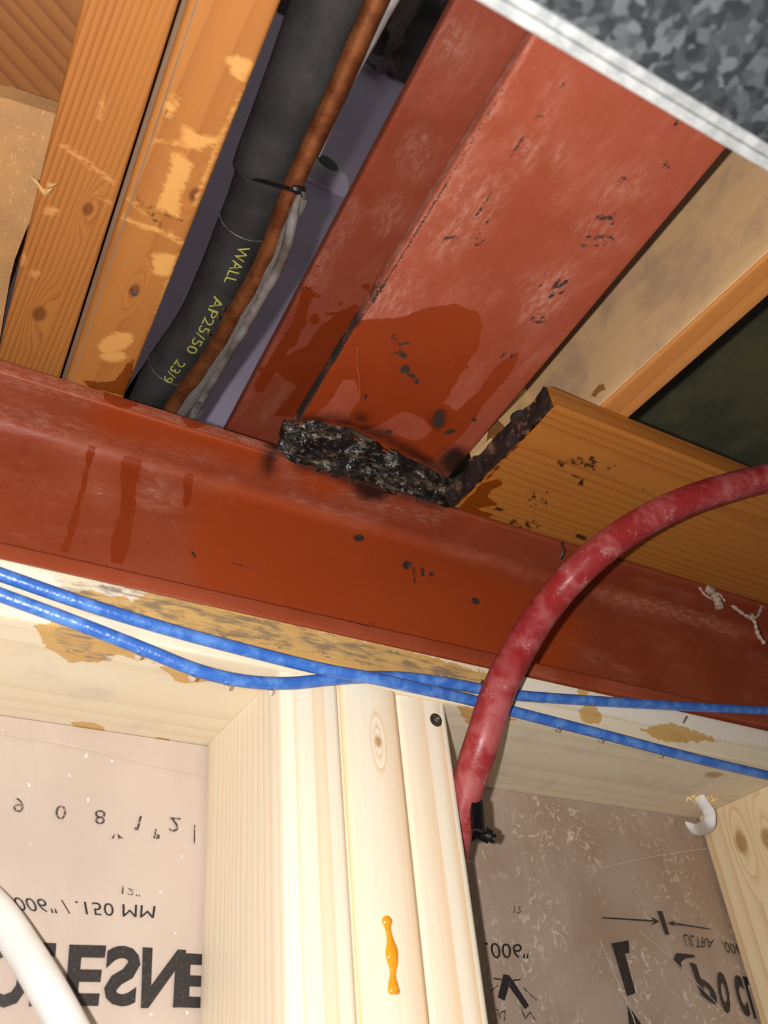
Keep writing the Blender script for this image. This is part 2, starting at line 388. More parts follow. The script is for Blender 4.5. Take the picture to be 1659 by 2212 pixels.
add('c', P_B2, .004, *caps([(950, 516), (990, 512)], 6), *caps([(1062, 412), (1038, 452)], 4), *caps([(1040, 452), (1018, 478)], 4), *caps([(1058, 468), (1050, 492)], 5), *caps([(1038, 505), (1026, 530)], 6), *caps([(1048, 520), (1028, 532)], 4),
    *speck(1120, 320, 16, 24, 9), *speck(1165, 240, 10, 14, 6), *caps([(1222, 176), (1190, 212)], 4), *caps([(1132, 295), (1112, 330)], 5),
    ell(1345, 388, 9, 6), ell(1335, 395, 6, 4), *speck(1440, 355, 8, 14, 6, 3, 6), *speck(1465, 258, 5, 5, 3), ell(1460, 265, 5, 10, 20),
    *[ell(1275 + rng.uniform(0, 70), 460 + rng.uniform(0, 26), rng.uniform(4, 9), rng.uniform(2, 4), -8, 8) for _ in range(9)],
    *[ell(1260 + rng.uniform(0, 70), 505 + rng.uniform(0, 26), rng.uniform(4, 10), rng.uniform(2, 4), -8, 8) for _ in range(10)],
    *caps([(1180, 592), (1166, 625)], 3), *caps([(1206, 604), (1186, 644)], 7), *caps([(1226, 604), (1212, 634)], 7), *caps([(1215, 596), (1198, 640)], 3),
    *speck(1163, 688, 14, 12, 8, 3, 6), *caps([(852, 735), (868, 745), (862, 758)], 6), ell(850, 730, 5, 8), ell(880, 742, 6, 4), ell(872, 768, 8, 7), ell(856, 762, 5, 4), ell(846, 772, 4, 3),
    ell(875, 798, 11, 10), ell(890, 812, 10, 6, 30), ell(900, 824, 7, 7), ell(948, 905, 11, 20, 10), ell(972, 933, 14, 5, -12), ell(1024, 907, 6, 6), *speck(1105, 770, 18, 14, 7, 2, 5), ell(1085, 770, 7, 4),
    ell(790, 858, 5, 9, 10), ell(840, 934, 8, 6), *speck(900, 760, 120, 60, 10, 1, 2.4), *speck(1110, 430, 160, 160, 22, 1.2, 2.6), ell(1150, 690, 6, 3), ell(1150, 688, 6, 3))
add('s', P_B2, .004, *caps([(640, 905), (720, 905), (800, 928), (880, 972), (960, 1020)], 26), ell(780, 905, 22, 16), ell(948, 905, 16, 24, 10), ell(985, 1000, 40, 40))
crack = [(640, 912), (668, 862), (690, 825), (712, 788), (735, 752), (760, 712), (800, 655), (830, 608), (870, 545), (915, 472), (960, 398), (1010, 315), (1060, 232), (1085, 190)]
for (a, b), wd in zip(zip(crack[:-1], crack[1:]), (6, 7, 5, 9, 4, 2, 7, 3, 3, 3, 2, 2, 2)):
    t0 = 0.0; t1 = 1.0
    add('c', P_B2, .0135, *caps([(a[0] + (b[0] - a[0]) * t0 + 3, a[1] + (b[1] - a[1]) * t0), (a[0] + (b[0] - a[0]) * t1 + 3, a[1] + (b[1] - a[1]) * t1)], wd))
P_E2 = Plane(O2_, XP)
add('d', P_E2, .003, *caps([(640, 890), (800, 630), (960, 370), (1130, 90)], 30))  # pinkish edge highlight painted in as pale colour through the dust channel
add('s', P_E2, .003, *caps([(640, 895), (700, 800)], 14), ell(770, 690, 8, 14))
add('w', P_B2T, .004, *caps([(665, 625), (645, 700), (598, 775), (560, 840)], 26),
    [(690, 705), (750, 665), (790, 680), (760, 740), (700, 830), (640, 900), (590, 900), (640, 835), (590, 800), (560, 805), (600, 775), (660, 750)],
    ell(700, 610, 6, 4), ell(715, 626, 6, 5), ell(790, 620, 8, 7), ell(686, 640, 7, 6), ell(735, 655, 5, 5), ell(765, 664, 8, 6), ell(680, 690, 10, 15), ell(634, 735, 9, 15), *caps([(700, 678), (750, 676)], 5), *caps([(560, 800), (650, 770)], 7))
add('d', P_B2T, .004, ell(840, 470, 20, 40, 25), ell(980, 90, 40, 40), ell(600, 795, 40, 12, -20), *caps([(760, 440), (700, 560), (670, 610)], 30), ell(905, 330, 30, 50, 30))
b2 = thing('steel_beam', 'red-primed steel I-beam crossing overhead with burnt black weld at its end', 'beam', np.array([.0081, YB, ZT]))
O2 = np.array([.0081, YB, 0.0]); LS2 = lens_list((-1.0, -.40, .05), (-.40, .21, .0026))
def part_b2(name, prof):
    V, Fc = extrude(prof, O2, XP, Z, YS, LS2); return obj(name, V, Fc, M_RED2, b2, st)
WF = .130
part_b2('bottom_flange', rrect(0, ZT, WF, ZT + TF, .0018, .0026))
part_b2('top_flange', rrect(0, ZT + H2, WF, ZT + H2 + TF, .0018, .0035))
part_b2('web', [(.058, ZT + TF), (.072, ZT + TF), (.069, ZT + TF + .004), (.069, ZT + H2 - .004), (.072, ZT + H2), (.058, ZT + H2), (.061, ZT + H2 - .004), (.061, ZT + TF + .004)])

# weld bead: lumpy slag along the flange edge, under the crossing beam
nw = NT('burnt_weld_slag'); v = nw.attr('rest'); vx = nw.vmul(v, (.4, 1.4, 1))
c = nw.mix(nw.mr(nw.noise(vx, 110, 4, .6, 1.2), .5, .7, 0, .6), lin(26, 22, 20), lin(150, 130, 106))
c = nw.mix(nw.mr(nw.noise(v, 50, 3), .5, .62, 0, .5), c, lin(52, 46, 44))
nw.bump(nw.noise(vx, 230, 4, .6, .8), .8, .003)
M_WELD = nw.out(Base_Color=c, Roughness=nw.mr(nw.noise(v, 200, 3), 0.35, .65, .06, .3), Metallic=.2, Specular_IOR_Level=.8)
wl = [P_B2.at(*q) for q in ((598, 955), (660, 985), (760, 1022), (860, 1052), (975, 1078))]
wu = [P_B2.at(*q) for q in ((612, 918), (680, 906), (770, 928), (860, 975), (985, 1040))]
nu, nv = 110, 40
V = []; Fc = []
for i in range(nu):
    s = i / (nu - 1) * (len(wl) - 1); k = min(int(s), len(wl) - 2); t = s - k
    a = wl[k] * (1 - t) + wl[k + 1] * t; b = wu[k] * (1 - t) + wu[k + 1] * t
    for j in range(nv):
        q = j / (nv - 1); p = a * (1 - q) + b * q
        e = min(1, min(i, nu - 1 - i) / 5) ** .6 * (math.sin(math.pi * min(1, q * .97 + .03))) ** .55
        nz = mnoise.fractal(Vector((p[0] * 70, p[1] * 150, 1.3)), 1.0, 2.1, 4)
        n2 = mnoise.noise(Vector((p[0] * 210, p[1] * 380, 5)))
        jit = mnoise.noise(Vector((p[0] * 90, q * 3, 9))) * .004
        hh = e * (.0066 + .0058 * nz + .0022 * n2)
        if q < .3: p = p - np.array([0, 0, .0105 * (1 - q / .3)])
        V.append(p + np.array([0, jit * (1 if j in (0, nv - 1) else .4), .002 - max(hh, 0) - (.001 if 0 < j < nv - 1 else 0)]))
for i in range(nu - 1):
    for j in range(nv - 1): Fc.append([i * nv + j, i * nv + j + 1, (i + 1) * nv + j + 1, (i + 1) * nv + j])
base = len(V)
rim = [i * nv for i in range(nu)] + [(nu - 1) * nv + j for j in range(1, nv)] + [i * nv + nv - 1 for i in range(nu - 2, -1, -1)] + list(range(nv - 2, 0, -1))
V += [V[i] + np.array([0, 0, .003]) for i in rim]
for q in range(len(rim)): Fc.append([rim[q], base + q, base + (q + 1) % len(rim), rim[(q + 1) % len(rim)]])
Fc.append([base + q for q in range(len(rim))])
obj('weld_bead', V, Fc, M_WELD, b2, label='black lumpy burnt weld bead with tan streaks')

# ------------------------------------------------------------------ floor joists on the left
JD = .22
st = []
add('d', P_J1, .004, [(490, 125), (512, 116), (548, 138), (532, 178), (505, 165)], [(387, 277), (400, 271), (434, 294), (474, 297), (470, 311), (442, 314), (428, 326), (402, 314)],
    [(370, 330), (383, 326), (417, 354), (404, 390), (391, 420), (387, 474), (338, 447), (357, 394), (370, 362)], *caps([(328, 303), (395, 311)], 6), *caps([(265, 468), (300, 486), (345, 498)], 7), *caps([(278, 428), (312, 462)], 8), *caps([(360, 502), (398, 530)], 10),
    *caps([(525, 195), (470, 318), (440, 395), (420, 440)], 6), [(400, 540), (380, 570), (362, 640), (340, 690), (322, 720), (345, 650), (372, 575)], [(330, 545), (385, 552), (372, 600), (330, 590)], ell(250, 740, 40, 20, -20), ell(245, 770, 30, 12), ell(370, 230, 10, 30, 20))
add('c', P_J1, .004, ell(352, 491, 6, 6), *caps([(296, 425), (318, 458), (348, 488)], 6), *caps([(330, 446), (366, 470), (392, 476)], 4), *caps([(405, 414), (425, 424)], 5), ell(290, 628, 8, 7), *caps([(362, 236), (350, 262)], 2))
add('w', P_J1, .004, [(170, 822), (215, 826), (250, 822), (278, 780), (292, 770), (285, 810), (274, 856), (200, 840)])
K1 = dict(light=(166, 106, 49), dark=(130, 69, 28), axis=1, wetc=(.45, .3, .16), dustc=(206, 150, 82, .9), chipc=(50, 28, 18, .95), dustamp=7)
kn = lambda pl, u, v, r: (tuple(pl.at(u, v)), r)
M_J1 = wood('joist_pine_scuffed', seed=1, pith=(-.124, 0, ZT + .05), ring=.0055, contrast=.45, warp=.02, knots=[kn(P_J1, 290, 628, .0032), kn(P_J1, 420, 420, .003)], **K1)
K1['dustc'] = (206, 146, 86, .7)
M_J2 = wood('joist_pine_straight_grain', seed=2, pith=(-.30, 0, ZT + .03), ring=.0034, contrast=.75, warp=.006, knots=[kn(P_J2, 85, 678, .0042), kn(P_J2, 190, 452, .003)], **K1)
OJ = np.array([0, YB, 0.0]); LJ = lens_list((-1.0, -.30, .05), (-.30, .02, .0028), (.02, .16, .03))
def joist(prof, mat, stn, label, O=OJ, A=XP, L=YS, ls=LJ, name='floor_joist'):
    V, Fc = extrude(prof, O, A, Z, L, ls); o = obj(name, V, Fc, mat, None, stn)
    return tag(o, label, 'joist', 'wooden floor joists overhead')
XJ1, XJ2 = -.1049, -.1422
jd = joist(rrect(XJ2, ZT, XJ1, ZT + JD, .003, .003), M_J1, st, 'scuffed orange-brown wooden joist beside the black foam-covered pipe')
M_GREYW = simple('weathered_grey_wood', (158, 136, 112), (138, 116, 96), 80, .7, .2, 300, stretch=(1, .1, 1))
V, Fc = extrude([(XJ2 - .0016, ZT + .013), (XJ2 - .0016, ZT + .008), (XJ2 + .0034, ZT - .0006), (XJ2 + .006, ZT + .002), (XJ2 + .004, ZT + .013)], OJ, XP, Z, YS, LJ)
obj('weathered_edge', V, Fc, M_GREYW, jd, label='grey weathered bevelled edge of the joist')
st = []
add('d', P_J2, .004, *caps([(132, 312), (170, 338), (250, 398)], 9), *caps([(205, 420), (240, 440)], 4), ell(110, 455, 16, 10), ell(75, 592, 14, 6), ell(48, 560, 8, 14), *caps([(222, 200), (215, 260)], 5))
joist(rrect(-.1838, ZT + .014, -.1446, ZT + JD, .002, .003), M_J2, st, 'straight-grained orange wooden joist with dark knot, left of the scuffed one')
nh = NT('nail_steel'); M_NAIL = nh.out(Base_Color=lin(150, 148, 145), Metallic=.9, Roughness=.35)
p = P_J1.at(291, 630)
tag(obj('nail_head', *lathe([(.0001, -.0022), (.0016, -.0021), (.0019, -.0012), (.0019, 0), (.0009, .0002), (.0009, .006)], p, (0, 0, 1), 12), M_NAIL), 'grey nail head sunk in the scuffed joist above the beam', 'nail')
# splinter where the joist corner is broken
M_SPL = wood('fresh_splinter_wood', (246, 214, 150), (214, 160, 92), 1, ring=.002, stains=False)
sp = thing('wood_splinter', 'pale broken splinters sticking out of the left joist edge', 'splinter', P_J2.at(95, 412))
for (a, b, r) in (((98, 424), (76, 386), .0014), ((92, 412), (66, 380), .0010), ((104, 402), (120, 398), .0018), ((96, 418), (112, 408), .002)):
    A_ = P_J2.at(*a); B_ = PZ(ZT + .004).at(*b)
    obj('splinter', *tube([A_ + Z * .002, A_ * .6 + B_ * .4, B_], [r, r * .8, r * .12], 6), M_SPL, sp)

# ------------------------------------------------------------------ left bay: fibreboard and plank above
nf = NT('tan_fibreboard'); v = nf.attr('rest')
c = nf.mix(nf.mr(nf.noise(v, 30, 4), .3, .7), lin(186, 140, 86), lin(166, 124, 82))
c = nf.mix(nf.mr(nf.noise(nf.vmul(v, (1, .3, 1)), 700, 3, .7), .6, .7, 0, .6), c, lin(226, 186, 120))
nf.bump(nf.noise(v, 600, 4, .7), .5, .001)
M_FIB = nf.out(Base_Color=c, Roughness=.75)
zt_ = ZT + .030; pl = PZ(zt_)
q = [pl.at(*a) for a in ((-260, 160), (20, 214), (134, 251), (110, 340), (86, 430), (55, 500), (32, 560), (22, 600), (5, 700), (-10, 790), (-330, 700))]
V, Fc = ngon_sheet(q, (0, 0, .012))
tag(obj('fibreboard', V, Fc, M_FIB, smooth=False), 'tan fibrous board tucked beside the leftmost joist', 'board')
g0, g1 = PZ(ZT + .075).at(0, 100), PZ(ZT + .075).at(130, 240)
M_PLK = wood('brown_blocking_wood', (144, 92, 48), (104, 54, 26), 0, ring=.010, contrast=.7, along=.06, warp=.05, pith=(-.2, -.2, ZT + .12), stains=False, seed=4, rot=-math.atan2(g1[1] - g0[1], g1[0] - g0[0]))
V, Fc = extrude(rrect(-.9, ZT + .075, .2, ZT + .10, .002, .02), (0, 0, 0), (0, 1, 0), Z, (1, 0, 0), lens_list((-.8, -.30, .1), (-.30, -.186, .01)))
tag(obj('blocking_plank', V, Fc, M_PLK), 'dark brown grained plank above the tan fibreboard', 'plank')

# ------------------------------------------------------------------ purple panel above the pipes, dark void, torn paper
M_PUR = simple('purple_paint', (184, 170, 198), (176, 162, 190), 12, .55, .08, 900, spec=.3)
YW = .25; P_W = PY(YW)
ztp = P_W.at(780, 130)[2]
V, Fc = extrude([(YW, ZT + .02), (YW + .012, ZT + .02), (YW + .012, ztp), (YW, ztp)], (0, 0, 0), (0, 1, 0), Z, (1, 0, 0), seg(-.5, .9, .05))
o = obj('wall_upper', V, Fc, M_PUR, smooth=False, kind='structure'); o['label'] = 'purple painted wall seen up between joist and beam'
M_VOID = simple('dark_void_boards', (58, 46, 46), (40, 32, 34), 12, .8, .3, 60)
V, Fc = extrude([(YW + .015, ztp - .1), (YW + .03, ztp - .1), (YW + .03, ztp + .9), (YW + .015, ztp + .9)], (0, 0, 0), (0, 1, 0), Z, (1, 0, 0), seg(-.6, 1.2, .1))
o = obj('wall_upper_bare', V, Fc, M_VOID, smooth=False, kind='structure')
M_PAP = simple('torn_brown_paper', (104, 86, 82), (72, 58, 56), 30, .8, .5, 100)
M_PAP2 = simple('torn_grey_paper', (122, 112, 124), (104, 94, 104), 30, .8, .5, 100)
def rag(pts, y, label, mat=None):
    pl = PY(y); rr = random.Random(len(pts) * 7 + int(y * 1000)); out = []
    for i in range(len(pts)):
        a, b = pts[i], pts[(i + 1) % len(pts)]
        for k in range(6):
            t = k / 6; out.append((a[0] + (b[0] - a[0]) * t + rr.uniform(-5, 5), a[1] + (b[1] - a[1]) * t + rr.uniform(-5, 5)))
    P = [pl.at(*q) + np.array([0, .006 * math.sin(i * 1.3), 0]) for i, q in enumerate(out)]
    V, Fc = ngon_sheet(P, (0, .002, 0)); tag(obj('torn_paper', V, Fc, mat or M_PAP, smooth=False), label, 'paper', 'torn paper above the purple wall')
rag([(850, -30), (925, -30), (885, 55), (868, 95), (845, 112), (862, 150), (872, 172), (846, 160), (828, 130), (842, 60)], YW - .01, 'dull brown strip of torn paper hanging above the purple wall')
rag([(782, 122), (815, 118), (838, 142), (830, 158), (800, 142)], YW - .02, 'small grey torn paper scrap at the top edge of the purple wall', M_PAP2)
rag([(935, -40), (985, -40), (965, 8), (950, 16)], YW - .03, 'brown torn paper flap beside the top of the crossing beam')

# round fitting with plate on the purple wall
ps = P_W.at(690, 384)
se = thing('wall_fitting', 'small round black-faced metal fitting on a pale plate on the purple wall', 'fitting', ps)
M_PLATE = simple('pale_purple_plate', (226, 214, 240), (218, 206, 232), 20, .5, 0)
pq = [P_W.at(*a) for a in ((640, 350), (680, 335), (722, 366), (742, 378), (750, 388), (752, 424), (742, 426), (650, 386))]
V, Fc = ngon_sheet(pq, (0, -.003, 0)); obj('plate', V, Fc, M_PLATE, se, smooth=False)
M_STEEL = NT('brushed_steel'); M_STEEL = M_STEEL.out(Base_Color=lin(214, 210, 216), Metallic=.15, Roughness=.35)
M_BLK = simple('black_plastic', (14, 13, 14), (20, 19, 20), 80, .3, 0)
obj('ring', *lathe([(.021, .003), (.022, .005), (.022, .026), (.0212, .028), (.019, .028), (.019, .024)], ps, (0, -1, 0), 36), M_STEEL, se)
obj('face', *lathe([(.0189, .022), (.0189, .0272), (.012, .0278), (.0005, .0280)], ps, (0, -1, 0), 36), M_BLK, se)

# ------------------------------------------------------------------ black insulated pipe, copper pipe, plastic wrapped cable, tie
M_FOAM = simple('black_foam_insulation', (38, 36, 36), (54, 52, 52), 25, .7, .25, 500, spec=.3)
def pz_path(pts, z, n=8): return spline([PZ(zz).at(u, v) for (u, v), zz in zip(pts, z if hasattr(z, '__len__') else [z] * len(pts))], n)
bp = pz_path([(770, -120), (712, 20), (662, 150), (610, 280), (583, 345), (556, 420), (535, 470), (485, 590), (432, 700), (374, 782), (318, 860), (262, 940)], .262, 8)
pipe = thing('insulated_pipe', 'thick black foam-insulated pipe running between joist and crossing beam', 'pipe', bp[50])
def sleeve(a, b, r0, r1, lbl=None, chamf=.003):
    P = bp[a:b]; n = len(P); r = [r0 + (r1 - r0) * i / (n - 1) for i in range(n)]
    r[0] -= chamf; r[-1] -= chamf; r.insert(1, r[1]); P = P[:1] + [P[0] + (P[1] - P[0]) * .12] + P[1:]
    r.insert(n, r[-2]); P = P[:-1] + [P[-1] + (P[-2] - P[-1]) * .12] + P[-1:]
    return obj('insulation_sleeve', *tube(P, r, 28), M_FOAM, pipe, label=lbl)
sleeve(0, 36, .0212, .0205); sleeve(34, 50, .0178, .0170, chamf=.001); sleeve(49, 74, .0171, .0170, chamf=.001); sleeve(73, 89, .0164, .0162, chamf=.001)
M_SEAM = simple('pale_seam_glue', (96, 92, 90), (60, 58, 58), 300, .5, .2, 400)
for i, r in ((49, .0172), (73, .0170)):
    T = bp[i + 1] - bp[i - 1]; T = T / np.linalg.norm(T); a_ = np.cross(T, Z); a_ /= np.linalg.norm(a_); b_ = np.cross(a_, T)
    obj('seam', *tube([bp[i] + (a_ * math.cos(t) + b_ * math.sin(t)) * r for t in np.linspace(0, 2 * math.pi, 33)], .0005, 6), M_SEAM, pipe)
M_COP = simple('copper_tarnished', (148, 90, 52), (112, 60, 32), 60, .4, .15, 200, metal=.55, spec=.5)
cp = pz_path([(860, -100), (800, 30), (730, 190), (688, 280), (660, 340), (625, 420), (592, 510), (555, 595), (516, 660), (460, 760), (405, 835), (360, 900), (310, 980)], .238, 7)
cu = thing('copper_pipe', 'tarnished orange copper pipe strapped along the black insulated pipe', 'pipe', cp[40])
obj('pipe_body', *tube(cp, .0058, 18), M_COP, cu)
n_ = NT('clear_plastic_film'); v = n_.attr('rest')
n_.bump(n_.noise(v, 260, 4, .6, .5), .8, .003)
M_FILM = n_.out(Base_Color=lin(196, 186, 180), Roughness=.12, Specular_IOR_Level=.8, Transmission_Weight=.8, IOR=1.12)
fp = pz_path([(655, 430), (632, 470), (607, 540), (575, 610), (530, 690), (470, 790), (420, 855), (375, 915)], .232, 8)
obj('film_wrap', *tube(fp, [.0030 + .0010 * math.sin(i * .35) ** 2 for i in range(len(fp))], 12, flat=.35, wob=.1, up=(1, 0, 0)), M_FILM, cu, label='crumpled clear plastic film along the copper pipe')
M_GREY = simple('grey_cable_sheath', (150, 142, 140), (128, 120, 118), 60, .35, .2, 300)
gp = pz_path([(880, -60), (838, 10), (795, 90), (757, 160), (715, 250), (680, 330)], .254, 8)
cb = thing('grey_cable', 'shiny grey plastic cable bowing out beside the copper pipe', 'cable', gp[10])
obj('upper_run', *tube(gp, .0042, 12), M_GREY, cb)
M_SHINY = simple('shiny_grey_sheath', (128, 122, 120), (84, 76, 70), 50, .14, .25, 120, spec=.9)
sp_ = pz_path([(648, 415), (640, 440), (632, 475), (618, 535), (600, 582), (566, 640), (530, 705), (490, 770), (452, 832), (418, 895), (380, 960)], [.232, .231, .230, .230, .230, .231, .232, .233, .234, .235, .236], 8)
obj('lower_run', *tube(sp_, [.0012 + .0022 * min(1, i / 16) for i in range(len(sp_))], 12, wob=.03), M_SHINY, cb)
# tie round the pipe and the copper
a0 = np.array(PZ(.262).at(596, 345)); tdir = bp[36] - bp[33]; tdir = tdir / np.linalg.norm(tdir)
side = np.cross(tdir, Z); side /= np.linalg.norm(side); upv = np.cross(side, tdir)
side = side if side[0] > 0 else -side; upv = upv if upv[2] > 0 else -upv
cc = bp[35]; pcu = PZ(.238).at(633, 404); loop = []
off = (pcu - cc) @ side; offz = (pcu - cc) @ upv
for k in range(40):
    t = 2 * math.pi * k / 40; c1 = np.array([math.cos(t), math.sin(t)])
    h1 = .0192; q1 = c1 * h1; q2 = np.array([off, offz]) + c1 * .0066
    e = q1 if q1 @ c1 > q2 @ c1 else q2; loop.append(cc + side * e[0] + upv * e[1] + tdir * max(0, (e @ np.array([off, offz])) / (off * off + offz * offz)) * ((pcu - cc) @ tdir))
loop.append(loop[0])
tie = thing('cable_tie', 'black cable tie strapping copper pipe to the insulated pipe', 'tie', loop[20])
obj('strap', *tube(loop, .0013, 8), M_BLK, tie)
hd = PZ(.228).at(642, 410)
obj('head', *tube([hd - side * .003, hd, hd + side * .003], [.002, .003, .002], 8), M_BLK, tie)
obj('tail', *tube(spline([hd, hd + side * .004 - upv * .002, hd + side * .005 - upv * .001 + tdir * .004], 4), .0009, 6), M_SHINY, tie)

# printed letters on the foam, wrapped round the sleeve
M_YEL = simple('yellow_print', (168, 166, 82), (150, 150, 70), 300, .7, 0)
def text_mesh(s, size=1.0, bold=0.0):
    cu_ = bpy.data.curves.new('txt', 'FONT'); cu_.body = s; cu_.size = size; cu_.resolution_u = 3; cu_.offset = bold
    to = bpy.data.objects.new('txt', cu_); C.objects.link(to)
    dg = bpy.context.evaluated_depsgraph_get(); me = bpy.data.meshes.new_from_object(to.evaluated_get(dg))
    V = np.array([v.co[:] for v in me.vertices]); Fc = [list(p.vertices) for p in me.polygons]
    bpy.data.objects.remove(to); bpy.data.curves.remove(cu_); bpy.data.meshes.remove(me)
    return V, Fc
def pipe_text(s, start, end, rows, r=.0176):
    V, Fc = text_mesh(s); mn, mx = V.min(0), V.max(0)
    U = (V - mn) / np.maximum(mx - mn, 1e-9); cum = [0]
    for a, b in zip(bp[:-1], bp[1:]): cum.append(cum[-1] + np.linalg.norm(b - a))
    cum = np.array(cum); s0 = np.interp(start, range(len(bp)), cum); s1 = np.interp(end, range(len(bp)), cum); out = []
    for x, y, _ in U:
        ss = s0 + (s1 - s0) * x; i = min(max(int(np.searchsorted(cum, ss)) - 1, 0), len(bp) - 2)
        t = (ss - cum[i]) / (cum[i + 1] - cum[i]); p = bp[i] * (1 - t) + bp[i + 1] * t; T = bp[i + 1] - bp[i]; T = T / np.linalg.norm(T)
        sd = np.cross(T, Z); sd /= np.linalg.norm(sd); sd = sd if sd[0] > 0 else -sd; u = np.cross(sd, T); u = u if u[2] > 0 else -u
        a = math.radians(rows[0] + (rows[1] - rows[0]) * y)
        out.append(p + (sd * math.cos(a) + u * math.sin(a)) * (r + .0004))
    obj('printed_text', np.array(out), Fc, M_YEL, pipe, smooth=False)
pipe_text('WALL', 50.0, 55.0, (-98, -74)); pipe_text('AP25/50', 57.2, 66.5, (-104, -80), .0174); pipe_text('23/9', 68.5, 73, (-108, -84), .0172)

# ------------------------------------------------------------------ right hand side: plank, joist, rim, dark floor underside
st = []
add('c', P_K, .003, *speck(1225, 1000, 22, 8, 10, 2, 7), *speck(1270, 1000, 22, 14, 16, 2, 7), *speck(1250, 1040, 16, 12, 12, 2, 7), *speck(1160, 1078, 26, 22, 22, 1.5, 5), *speck(1130, 1132, 34, 9, 20, 2, 5), *speck(1320, 1010, 10, 6, 5, 2, 5), ell(1080, 1100, 14, 4, 12), ell(1255, 1160, 14, 5, 20))
add('w', P_K, .004, [(985, 1102), (1010, 1080), (1050, 1040), (1075, 1035), (1088, 1045), (1060, 1060), (1050, 1075), (1085, 1092), (1020, 1098), (1070, 1112), (1050, 1120)], *caps([(990, 1103), (1170, 905)], 5))
M_PK = wood('charred_plank_pine', (170, 106, 44), (134, 74, 26), 0, ring=.0065, contrast=.6, seed=5, pith=(.3, -.10, ZK - .012), warp=.035, along=.12, wetc=(.5, .3, .14), chipc=(36, 18, 12, .95), rough=.5, chipamp=5)
LK = lens_list((.1445, .46, .0028), (.46, 1.1, .03))
kplank = thing('nailed_plank', 'flat orange plank with charred broken end beside the black weld', 'plank', (.3, -.06, ZK))
V, Fc = extrude(rrect(-.125, ZK, -.003, ZT - .0006, .0022, .0028), (0, 0, 0), YP, Z, XS, LK)
rr = random.Random(5)
end = np.abs(V[:, 0] - V[:, 0].min()) < .008
for i in np.where(end)[0]: V[i, 0] += .004 * mnoise.noise(Vector((V[i, 1] * 120, V[i, 2] * 60, 2))) + .0025 * mnoise.noise(Vector((V[i, 1] * 400, V[i, 2] * 200, 4)))
obj('board', V, Fc, M_PK, kplank, st)
nc = NT('charred_wood'); v = nc.attr('rest')
c = nc.mix(nc.mr(nc.noise(v, 90, 4, .6), .5, .66), lin(40, 31, 28), lin(112, 84, 66)); c = nc.mix(nc.mr(nc.noise(v, 60, 3), .5, .62, 0, .9), c, lin(24, 20, 20))
nc.bump(nc.noise(v, 160, 4, .6), .7, .002)
M_CHAR = nc.out(Base_Color=c, Roughness=.55)
V = []; Fc = []; ny_, nz_ = 60, 10
x0 = .1445
for i in range(ny_):
    y = -.124 + .12 * i / (ny_ - 1)
    for j in range(nz_):
        z = ZK + .001 + (ZT - ZK - .002) * j / (nz_ - 1)
        V.append((x0 + (y - YB) * 0 - .0038 - .0026 * mnoise.fractal(Vector((y * 60, z * 60, 3)), 1, 2, 3) - .0025 * (mnoise.noise(Vector((y * 60, 1, 1))) > .1), y - .004 * 0, z))
for i in range(ny_ - 1):
    for j in range(nz_ - 1): Fc.append([i * nz_ + j, (i + 1) * nz_ + j, (i + 1) * nz_ + j + 1, i * nz_ + j + 1])
b0 = len(V); V += [(x0 + .003, p[1], p[2]) for p in V]
rim = [i * nz_ for i in range(ny_)] + [(ny_ - 1) * nz_ + j for j in range(1, nz_)] + [i * nz_ + nz_ - 1 for i in range(ny_ - 2, -1, -1)] + list(range(nz_ - 2, 0, -1))
for q in range(len(rim)): Fc.append([rim[q], rim[(q + 1) % len(rim)], b0 + rim[(q + 1) % len(rim)], b0 + rim[q]])
obj('charred_end', V, Fc, M_CHAR, kplank, label='black and grey charred broken end of the plank')

st = []
P_JR = PX(.190)
add('w', P_JR, .006, ell(1292, 845, 7, 26, 32), ell(1268, 885, 9, 18, 28), ell(1310, 838, 3, 8, 30))
M_JR = wood('right_joist_tan', (204, 166, 122), (186, 146, 100), 1, ring=.012, contrast=.25, seed=6, pith=(.25, 0, ZT + .1), warp=.05, wetc=(.5, .34, .2), patch=((172, 138, 112), 18, .48, .75), rough=.65)
dR = np.array([-.0174, 1, 0]); dR /= np.linalg.norm(dR); aR = np.array([1, .0174, 0]); aR /= np.linalg.norm(aR)
V, Fc = extrude(rrect(.1885, ZT, .2155, ZT + .20, .002, .006), (-.0016, 0, 0), aR, Z, dR, lens_list((-1.0, -.32, .05), (-.32, -.008, .005)))
jr = tag(obj('floor_joist', V, Fc, M_JR, None, st), 'wide tan joist side with orange lower edge, right of the crossing beam', 'joist', 'wooden floor joists overhead')
# its planed lower edge shows the orange heartwood
M_JRE = wood('right_joist_orange_edge', (190, 126, 66), (160, 94, 40), 1, ring=.005, contrast=.5, seed=8, pith=(.2, 0, ZT - .03), stains=False)
V, Fc = extrude(rrect(.1890, ZT - .0012, .2150, ZT + .004, .001, .004), (-.0016, 0, 0), aR, Z, dR, lens_list((-1.0, -.32, .05), (-.32, -.125, .005)))
obj('lower_edge', V, Fc, M_JRE, jr, label='orange lower edge of the joist')
for o in jr.children: pass
st = []
P_RIM = PY(-.066)
add('w', P_RIM, .004, [(930, 1100), (960, 1000), (1000, 960), (1040, 935), (1075, 905), (1092, 925), (1094, 940), (1080, 975), (1095, 1000), (1060, 1030), (1010, 1090)])
M_RIM = wood('rim_board_tan', (214, 180, 128), (198, 160, 108), 0, ring=.02, contrast=.25, seed=9, pith=(.1, -.3, ZT + .2), wetc=(.34, .22, .12), patch=((176, 140, 96), 30, .5, .6))
V, Fc = extrude(rrect(-.066, ZT + .0005, -.040, ZT + .19, .001, .003), (0, 0, 0), (0, 1, 0), Z, (1, 0, 0), lens_list((.139, .1885, .003)))
tag(obj('rim_board', V, Fc, M_RIM, None, st), 'short tan blocking piece with wet brown corner behind the charred plank end', 'blocking')
